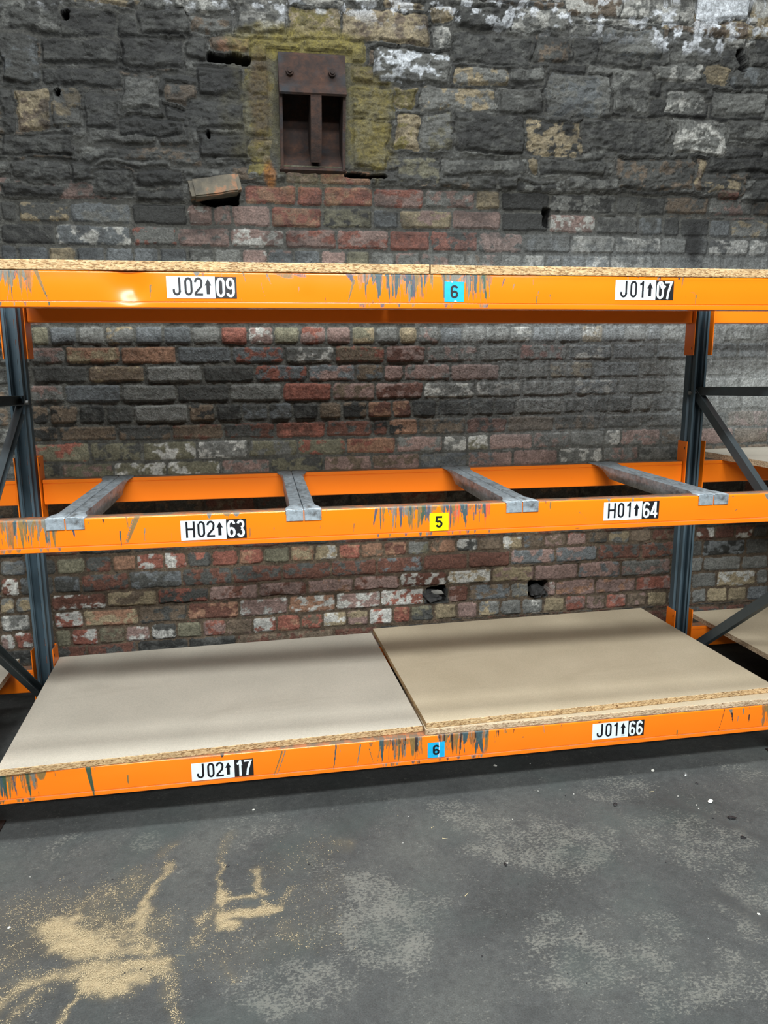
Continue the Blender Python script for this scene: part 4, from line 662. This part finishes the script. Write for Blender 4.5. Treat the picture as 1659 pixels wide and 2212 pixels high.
# ---------------------------------------------------------------- location labels and number stickers
def arc(cx, cy, rx, ry, a0, a1, n=18):
    return [(cx+rx*math.cos(math.radians(a0+(a1-a0)*k/n)), cy+ry*math.sin(math.radians(a0+(a1-a0)*k/n))) for k in range(n+1)]
def glyph(ch, w, h, s):
    """centre lines of a character in a w x h box with stroke s"""
    a, R_, T_ = s/2, w-s/2, h-s/2
    rx = (w-s)/2; cx = w/2
    if ch == '0':
        r = min(rx, h*0.25); return [arc(cx, h-a-rx*1.35, rx, rx*1.35, 0, 180)+arc(cx, a+rx*1.35, rx, rx*1.35, 180, 360)+[(R_, h-a-rx*1.35)]]
    if ch == '1': return [[(cx+w*.12, 0), (cx+w*.12, h)], [(cx+w*.10, h-a*1.2), (cx-w*.05, h*0.82), (cx-w*.30, h*0.775)]]
    if ch == '2': return [arc(cx, h-a-rx*1.2, rx, rx*1.2, 180, -10)+[(R_*0.93, h*0.50), (a*1.3, h*0.16), (a, s*0.9), (a, a)], [(0, a), (w, a)]]
    if ch == '3': return [arc(cx, h*0.745, rx*0.94, h*0.255-a, 165, -80), arc(cx, h*0.275, rx, h*0.275-a, 80, -165)]
    if ch == '4': return [[(w*0.70, 0), (w*0.70, h)], [(w*0.66, h-a*0.4), (a, h*0.30), (a, h*0.245)], [(0, h*0.245), (w, h*0.245)]]
    if ch == '5': return [[(w*0.94, h-a), (w*0.20, h-a), (w*0.12, h*0.50)], arc(cx*0.98, h*0.315, rx, h*0.315-a, 140, -160)]
    if ch == '6': return [arc(cx, h*0.30, rx, h*0.30-a, 0, 360, 26), [(a, h*0.30), (a, h*0.70)]+arc(cx, h*0.72, rx, h*0.28-a, 180, 15)]
    if ch == '9': return [[(w-x, h-y) for x, y in p] for p in glyph('6', w, h, s)]
    if ch == '7': return [[(0, h-a), (w-a*0.6, h-a), (w-a, h*0.90), (w*0.50, h*0.40), (w*0.38, 0)]]
    if ch == 'H': return [[(a, 0), (a, h)], [(R_, 0), (R_, h)], [(a, h*0.52), (R_, h*0.52)]]
    if ch == 'J': return [[(R_, h), (R_, a+rx*1.15)]+arc(cx, a+rx*1.15, rx, rx*1.15, 0, -180)+[(a, h*0.34)]]
    return []
def ribbon(path, s):
    L, Rr = [], []
    n = len(path); P = [Vector(p) for p in path]
    for i in range(n):
        if i == 0: d = P[1]-P[0]
        elif i == n-1: d = P[-1]-P[-2]
        else: d = (P[i]-P[i-1]).normalized()+(P[i+1]-P[i]).normalized()
        if d.length < 1e-9: d = Vector((1, 0))
        d.normalize(); nn = Vector((-d.y, d.x)); k = 1.0
        if 0 < i < n-1:
            d1 = (P[i]-P[i-1]).normalized(); k = min(1.6, 1/max(0.3, abs(nn.dot(Vector((-d1.y, d1.x))))))
        L.append(P[i]+nn*s/2*k); Rr.append(P[i]-nn*s/2*k)
    return L, Rr
def text_mesh(items, y0f, name, mat, parent, th=0.0003):
    """items: (char, x, z, w, h, stroke); y0f(x) gives the y the face lies on"""
    m = MB()
    for (ch, x, z, w, h, s) in items:
        if ch == '^':
            pts = [(x+w/2, z+h), (x, z+h*0.55), (x+w*0.25, z+h*0.57), (x+w*0.25, z), (x+w*0.75, z), (x+w*0.75, z+h*0.57), (x+w, z+h*0.55)]
            n = len(pts); fr = [(p[0], y0f(p[0])-th, p[1]) for p in pts]; bk = [(p[0], y0f(p[0]), p[1]) for p in pts]
            m.add(fr+bk, [(0, 1, 2, 5, 6), (2, 3, 4, 5)]+[(i, n+i, n+(i+1) % n, (i+1) % n) for i in range(n)]); continue
        for kp, path in enumerate(glyph(ch, w, h, s)):
            L, Rr = ribbon(path, s); n = len(L); tk = th+0.00012*kp
            fr = [(x+p.x, y0f(x)-tk, z+p.y) for p in L]+[(x+p.x, y0f(x)-tk, z+p.y) for p in Rr]
            bk = [(q[0], q[1]+tk, q[2]) for q in fr]
            F = [(i, i+1, n+i+1, n+i) for i in range(n-1)]
            F += [(i+1, i, 2*n+i, 2*n+i+1) for i in range(n-1)]+[(n+i, n+i+1, 3*n+i+1, 3*n+i) for i in range(n-1)]
            m.add(fr+bk, F)
    return m.build(name, mat, parent)
def panel(x0, x1, z0, z1, y0f, th, name, mat, parent, bow=0.0, torn=()):
    m = MB(); n = 12; V = []
    xs = np.linspace(x0, x1, n)
    for x in xs: V += [(x, y0f(x), z0), (x, y0f(x)-th, z0), (x, y0f(x)-th, z1), (x, y0f(x), z1)]
    F = []
    for i in range(n-1):
        for k in range(4): F.append((i*4+k, i*4+(k+1) % 4, (i+1)*4+(k+1) % 4, (i+1)*4+k))
    F += [(3, 2, 1, 0), tuple(range((n-1)*4, n*4))]
    m.add(V, [f[::-1] for f in F]); return m.build(name, mat, parent)
def location_label(beam, code, num, x0, zc, yf, zl=0.060):
    W_ = 0.193; wx = x0+W_*0.69
    yl = lambda x: yf(x)-0.0018
    p = panel(x0, wx, zc-zl/2, zc+zl/2, yl, 0.0003, 'location_label', mat_white, beam)
    p['label'] = 'white and black location label reading %s %s' % (code, num)
    q = panel(wx, x0+W_, zc-zl/2+0.0006, zc+zl/2-0.0006, yl, 0.0003, 'number_panel', mat_black, p)
    yt = lambda x: yl(x)-0.0003
    z = zc-zl/2; it = []
    pos = {0: (0.085, 0.200 if code[0] == 'J' else 0.228), 1: (0.252, 0.368), 2: (0.392, 0.515)}
    if code[0] == 'H': pos[0] = (0.075, 0.215)
    for i, ch in enumerate(code):
        a, b2 = pos[i]; it.append((ch, x0+a*W_, z+0.0075, (b2-a)*W_, 0.0500, 0.0062))
    text_mesh(it, yt, 'code_lettering', mat_ink, p)
    text_mesh([('^', x0+0.540*W_, z+0.0115, 0.100*W_, 0.0425, 0)], yt, 'arrow', mat_ink, p)
    it = [(num[0], x0+0.708*W_, z+0.0035, 0.124*W_, 0.0535, 0.0070), (num[1], x0+0.848*W_, z+0.0035, 0.124*W_, 0.0535, 0.0070)]
    text_mesh(it, yt, 'number_lettering', mat_white, p)
    mm = MB()
    for k in range(5): mm.box(x0+(0.555+0.015*k)*W_, x0+(0.565+0.015*k)*W_, yt(x0)-0.0002, yt(x0), z+0.0055, z+0.0075)
    mm.build('small_print', mat_grey_ink, p)
    return p
yT = lambda x: 0.0; yJ = lambda x: -0.018+(0.0355)*(x+0.012)/2.712
l1 = location_label(beamT, 'J02', '09', 0.606, 1.6555, yT); l2 = location_label(beamT, 'J01', '07', 1.9445, 1.6585, yT)
l3 = location_label(beamH, 'H02', '63', 0.605, 0.956, yT); l4 = location_label(beamH, 'H01', '64', 1.9425, 0.9635, yT)
l5 = location_label(beamJ, 'J02', '17', 0.595, 0.1755, yJ); l6 = location_label(beamJ, 'J01', '66', 1.9445, 0.1850, yJ)
def torn(parent, pts, yf, name='torn_patch'):
    m = MB(); n = len(pts); m.add([(x, yf(x)-0.0026, z) for x, z in pts]+[(x, yf(x)-0.0020, z) for x, z in pts], [tuple(range(n)), tuple(range(n, 2*n))[::-1]]+[(i, (i+1) % n, n+(i+1) % n, n+i) for i in range(n)])
    return m.build(name, mat_scuff, parent)
torn(l2, [(2.0885, 1.687), (2.0935, 1.679), (2.097, 1.6705), (2.108, 1.674), (2.112, 1.669), (2.106, 1.664), (2.099, 1.662), (2.094, 1.664), (2.090, 1.676)], yT)
torn(l5, [(0.7455, 0.2015), (0.7500, 0.2030), (0.7520, 0.1900), (0.7535, 0.1865), (0.7480, 0.1835), (0.7455, 0.1860)], yJ)
torn(l6, [(2.118, 0.2140), (2.1235, 0.2120), (2.1225, 0.2035), (2.117, 0.2010), (2.114, 0.2070)], yJ)
torn(l3, [(0.6555, 0.979), (0.6580, 0.9795), (0.6585, 0.9765), (0.6560, 0.976)], yT)
def number_sticker(beam, ch, x0, x1, z0, z1, yf, mat, cut=False):
    yl = lambda x: yf(x)-0.0018
    p = panel(x0, x1, z0, z1, yl, 0.0003, 'number_sticker', mat, beam)
    p['label'] = '%s sticker with a black %s' % ('blue' if mat is mat_blue else 'yellow', ch)
    h = (z1-z0)*0.66; w = (x1-x0)*0.39; s = 0.0066
    text_mesh([(ch, (x0+x1)/2-w/2, (z0+z1)/2-h/2, w, h, s)], lambda x: yl(x)-0.0003, 'numeral', mat_ink, p)
    return p
n1_ = number_sticker(beamT, '6', 1.4055, 1.4655, 1.6205, 1.678, yT, mat_blue)
n2_ = number_sticker(beamH, '5', 1.3635, 1.4240, 0.9235, 0.980, yT, mat_yellow)
n3_ = number_sticker(beamJ, '6', 1.3605, 1.4190, 0.1465, 0.2015, yJ, mat_blue)
torn(n1_, [(1.4255, 1.6785), (1.4310, 1.6785), (1.4300, 1.6755), (1.4265, 1.6755)], yT); torn(n1_, [(1.4345, 1.6200), (1.4440, 1.6200), (1.4410, 1.6235), (1.4360, 1.6235)], yT)
torn(n3_, [(1.3975, 0.2015), (1.4010, 0.2015), (1.4015, 0.180), (1.4000, 0.1468), (1.3965, 0.1468), (1.3985, 0.170), (1.3990, 0.190)], yJ)

# ---------------------------------------------------------------- things on the wall
r = root('iron_bracket', (1.105, 1.12, 2.24), 'rusted iron bracket with a T-shaped web bolted to the stone wall', 'bracket')
m = MB(); m.box(0.986, 1.234, 1.225, 1.237, 2.275, 2.655); m.build('back_plate', mat_rust, r)
m = MB(); v, f = ([(0.968, 1.112, 2.236), (1.246, 1.112, 2.236), (1.228, 1.222, 2.350), (0.986, 1.222, 2.350), (0.968, 1.135, 2.225), (1.246, 1.135, 2.225), (1.228, 1.235, 2.335), (0.986, 1.235, 2.335)], [(0, 1, 2, 3), (4, 7, 6, 5), (0, 4, 5, 1), (1, 5, 6, 2), (2, 6, 7, 3), (3, 7, 4, 0)]); m.add(v, f); m.build('foot_plate', mat_rust, r)
m = MB()
def prism(pr, x0, x1):
    n = len(pr); return [(x0, y, z) for y, z in pr]+[(x1, y, z) for y, z in pr], [tuple(range(n)), tuple(range(n, 2*n))[::-1]]+[(i, n+i, n+(i+1) % n, (i+1) % n) for i in range(n)]
v, f = prism([(1.16, 2.672), (1.075, 2.668), (1.062, 2.655), (1.050, 2.545), (1.028, 2.518), (1.025, 2.506), (1.034, 2.500), (1.054, 2.508), (1.068, 2.530), (1.16, 2.545)], 0.974, 1.243)
m.add(v, f); m.build('head_plate', mat_rust, r)
m = MB(); v, f = prism([(1.225, 2.535), (1.030, 2.515), (1.034, 2.49), (1.046, 2.40), (1.078, 2.31), (1.105, 2.265), (1.225, 2.34)], 1.098, 1.142); m.add(v, f); m.build('web', mat_rust, r, smooth=True)
for sx in (0.974, 1.231):
    m = MB(); v, f = prism([(1.230, 2.55), (1.045, 2.525), (1.066, 2.44), (1.092, 2.36), (1.112, 2.24), (1.230, 2.30)], sx, sx+0.012); m.add(v, f); m.build('side_rib', mat_rust, r)
for bx, bz in ((1.018, 2.588), (1.188, 2.590)):
    m = MB(); m.cyl((bx, 1.065, bz), (bx, 1.038, bz), 0.0155, 8); m.cyl((bx, 1.040, bz), (bx, 1.030, bz), 0.009, 12); m.build('bolt', mat_rust, r)

rot = Matrix.Translation((0.703, 1.10, 2.152)) @ Matrix.Rotation(math.radians(-10.5), 4, 'Y') @ Matrix.Rotation(math.radians(6), 4, 'Z') @ Matrix.Translation((-0.703, -1.10, -2.152))
import bmesh
bm = bmesh.new(); bmesh.ops.create_cube(bm, size=1.0)
bmesh.ops.bevel(bm, geom=list(bm.edges), offset=0.08, segments=2, affect='EDGES'); bmesh.ops.subdivide_edges(bm, edges=list(bm.edges), cuts=4, use_grid_fill=True)
vv = []
for q in bm.verts:
    p = Vector((0.703+q.co.x*0.205, 1.115+q.co.y*0.10, 2.157+q.co.z*0.070))
    nn = fbm(np.array([p.x*50]), np.array([p.z*60+p.y*40]), 9, 3)[0]-0.5; p += Vector(q.co).normalized()*float(nn)*0.010
    vv.append(tuple(rot @ p))
bm.verts.index_update(); ff = [tuple(q.index for q in p.verts) for p in bm.faces]; bm.free()
o = mesh_obj('loose_brick', vv, ff, mat_brick_loose, smooth=True, origin=(0.703, 1.1, 2.12)); tag(o, 'loose tilted sooty brick in the wall left of the red bricks', 'brick')

def rock(name, x, y, z, sx, sy, sz, mat, seed, label, cat, group=None, sub=2):
    bm = bmesh.new(); bmesh.ops.create_icosphere(bm, subdivisions=sub, radius=1.0); rr = np.random.RandomState(seed); a = rr.rand()*6.28
    vs = []
    for q in bm.verts:
        k = 0.45+1.1*float(fbm(np.array([q.co.x*1.7+seed]), np.array([q.co.y*1.7+q.co.z*2.3]), seed, 2)[0])
        px, py, pz = q.co.x*sx*k, q.co.y*sy*k, q.co.z*sz*k
        vs.append((x+px*math.cos(a)-py*math.sin(a), y+px*math.sin(a)+py*math.cos(a), z+sz*0.62+pz))
    mz = min(v_[2] for v_ in vs); vs = [(v_[0], v_[1], v_[2]-mz+z) for v_ in vs]
    bm.verts.index_update(); fs = [tuple(q.index for q in p.verts) for p in bm.faces]; bm.free()
    o = mesh_obj(name, vs, fs, mat, smooth=(sub > 1), origin=(x, y, z)); return tag(o, label, cat, group)
for i, (x, z, sx, lab) in enumerate(((1.640, 0.305, 0.050, 'dark lump of rubble filling the left hole low in the brick wall'), (2.165, 0.300, 0.052, 'dark lump of rubble filling the right hole low in the brick wall'))):
    rock('rubble', x, 1.155, z, sx, 0.035, 0.030, mat_stone_dark, 40+i, lab, 'rubble', sub=3)
rock('stone_flake', 1.655, 1.128, 0.352, 0.028, 0.008, 0.012, mat_chip_g, 77, 'grey flake of stone resting on the rubble in the left wall hole', 'stone')

# ---------------------------------------------------------------- sawdust and floor litter
def sawdust(name, xr, yr, label, nmax, seed):
    rr = np.random.RandomState(seed); n = nmax*6
    x = xr[0]+(xr[1]-xr[0])*rr.rand(n); y = yr[0]+(yr[1]-yr[0])*rr.rand(n)
    d = dust_field(x+0.05*(fbm(x/0.05, y/0.05, 3, 3)-0.5), y+0.04*(fbm(x/0.05, y/0.05, 5, 3)-0.5))
    clump = fbm(x/0.02, y/0.015, 9, 3)
    keep = rr.rand(n) < d**1.6*(0.25+1.5*sstep(0.4, 0.6, clump)); x, y, d = x[keep][:nmax], y[keep][:nmax], d[keep][:nmax]; n = len(x)
    s = 0.0007+0.0013*rr.rand(n); a = rr.rand(n)*6.28; z = 0.0002+0.0012*rr.rand(n)+0.002*d**3
    V = np.zeros((n, 4, 3))
    for k in range(4):
        ang = a+k*math.pi/2*(1 if k % 2 else 1.06); rr_ = s*(1.0 if k % 2 else 0.55)
        V[:, k, 0] = x+np.cos(ang)*rr_; V[:, k, 1] = y+np.sin(ang)*rr_; V[:, k, 2] = z+(0.0006*rr.rand(n))
    o = mesh_obj(name, V.reshape(-1, 3), np.arange(n*4).reshape(-1, 4), mat_saw); tag(o, label, 'sawdust', kind='stuff')
sawdust('sawdust', (0.0, 0.66), (-0.82, -0.12), 'large swept patch of tan sawdust on the floor at the lower left', 26000, 1)
sawdust('sawdust', (0.63, 1.05), (-0.72, -0.10), 'smaller hook-shaped drift of tan sawdust on the floor right of the large patch', 12000, 2)
BITS = "781 26 0 10|839 -43 0 4|708 -251 1 16|386 -255 1 9|150 -203 2 8|154 -407 0 10|1341 -167 4 13|1278 -96 0 5|1510 -382 1 17|1517 -376 0 6|2283 -186 5 21|2192 27 0 14|2293 -18 6 13|2301 -77 1 14|1964 -150 1 24|2227 -196 0 7|2222 -216 0 7|2238 -272 1 10|2295 -284 1 32|2270 -383 1 22|1365 -485 4 17|1519 -467 1 6|1450 -577 1 6|1531 -793 1 7|1344 -707 1 9|1615 -676 1 10|1564 -828 1 6|1855 -65 0 4|1743 -25 0 4|1820 -30 0 4|2122 -96 4 18|2194 -140 2 10|1244 -85 3 4|1396 -139 0 3|1603 -167 0 3|1006 -228 3 4|1095 -250 0 4|944 -283 1 10|516 -609 1 7|520 -602 1 5|479 -614 1 10|606 -579 4 25|2108 -689 0 9|1927 -745 0 4|1822 -70 1 7|1366 -230 4 17|1233 -230 2 8|1648 157 0 13|1778 151 0 6|1977 -451 1 8"
SPEC = {'w': ('plaster_crumb', mat_chip_w, 'small white crumb of plaster lying loose on the grey floor', 'crumb', 'white crumbs on the floor'),
        'k': ('grit_stone', mat_chip_k, 'small black piece of grit lying loose on the grey floor', 'grit', 'black grit on the floor'),
        'g': ('grey_crumb', mat_chip_g, 'small grey crumb of concrete lying loose on the grey floor', 'crumb', 'grey crumbs on the floor'),
        'p': ('wood_crumb', mat_straw, 'tiny pale wood crumb lying loose on the grey floor', 'crumb', 'pale crumbs on the floor'),
        's': ('wood_splinter', mat_straw, 'thin pale wood splinter lying on the grey floor', 'splinter', 'pale splinters on the floor')}
for i, s in enumerate(BITS.split('|')):
    x, y, k, sz = s.split(); x = int(x)/1000; y = int(y)/1000; sz = int(sz)/1000; k = 'wkgpsWo'[int(k)]
    if k == 'W': rock('plaster_lump', x, y, 0, sz*0.5, sz*0.35, sz*0.18, mat_chip_w, 200+i, 'largest white plaster lump on the floor at the right, below label J01 66', 'crumb'); continue
    if k == 'o':
        m = MB(); prof = []
        for a_ in range(14):
            for b_ in range(6):
                A_, B_ = a_*2*math.pi/14, b_*2*math.pi/6; prof.append((x+(sz*0.5+0.0022*math.cos(B_))*math.cos(A_), y+(sz*0.38+0.0022*math.cos(B_))*math.sin(A_), 0.0022+0.0022*math.sin(B_)))
        m.add(prof, [(a_*6+b_, ((a_+1) % 14)*6+b_, ((a_+1) % 14)*6+(b_+1) % 6, a_*6+(b_+1) % 6) for a_ in range(14) for b_ in range(6)])
        o = m.build('washer', mat_bolt, origin=(x, y, 0), smooth=True); tag(o, 'small metal ring lying on the floor at the right near the shelf shadow', 'washer'); continue
    nm, mt, lab, cat, grp = SPEC[k]
    if k == 's':
        m = MB(); a_ = random.Random(i).uniform(-0.9, 0.9); dx, dy = math.cos(a_)*sz/2, math.sin(a_)*sz/2
        m.cyl((x-dx, y-dy, 0.0012), (x+dx, y+dy, 0.0016), 0.0010, 6, 0.0004); o = m.build(nm, mt, origin=(x, y, 0)); tag(o, lab, cat, grp)
    else:
        big = k == 'k'
        rock(nm, x, y, 0, sz*(0.42 if big else 0.5), sz*(0.26 if big else 0.36), sz*(0.16 if big else 0.25), mt, 100+i, lab, cat, grp, sub=2 if sz > .012 else 1)
# pale scrap lying on the top shelf
m = MB(); m.box(0.390, 0.412, 0.30, 0.33, ZTB+0.0268, ZTB+0.0285, bev=0.0005); o = m.build('paper_scrap', mat_straw, origin=(0.40, 0.315, ZTB+0.0268))
o.rotation_euler = (math.radians(0), 0, 0); tag(o, 'tiny pale scrap lying on the left top shelf board', 'scrap')
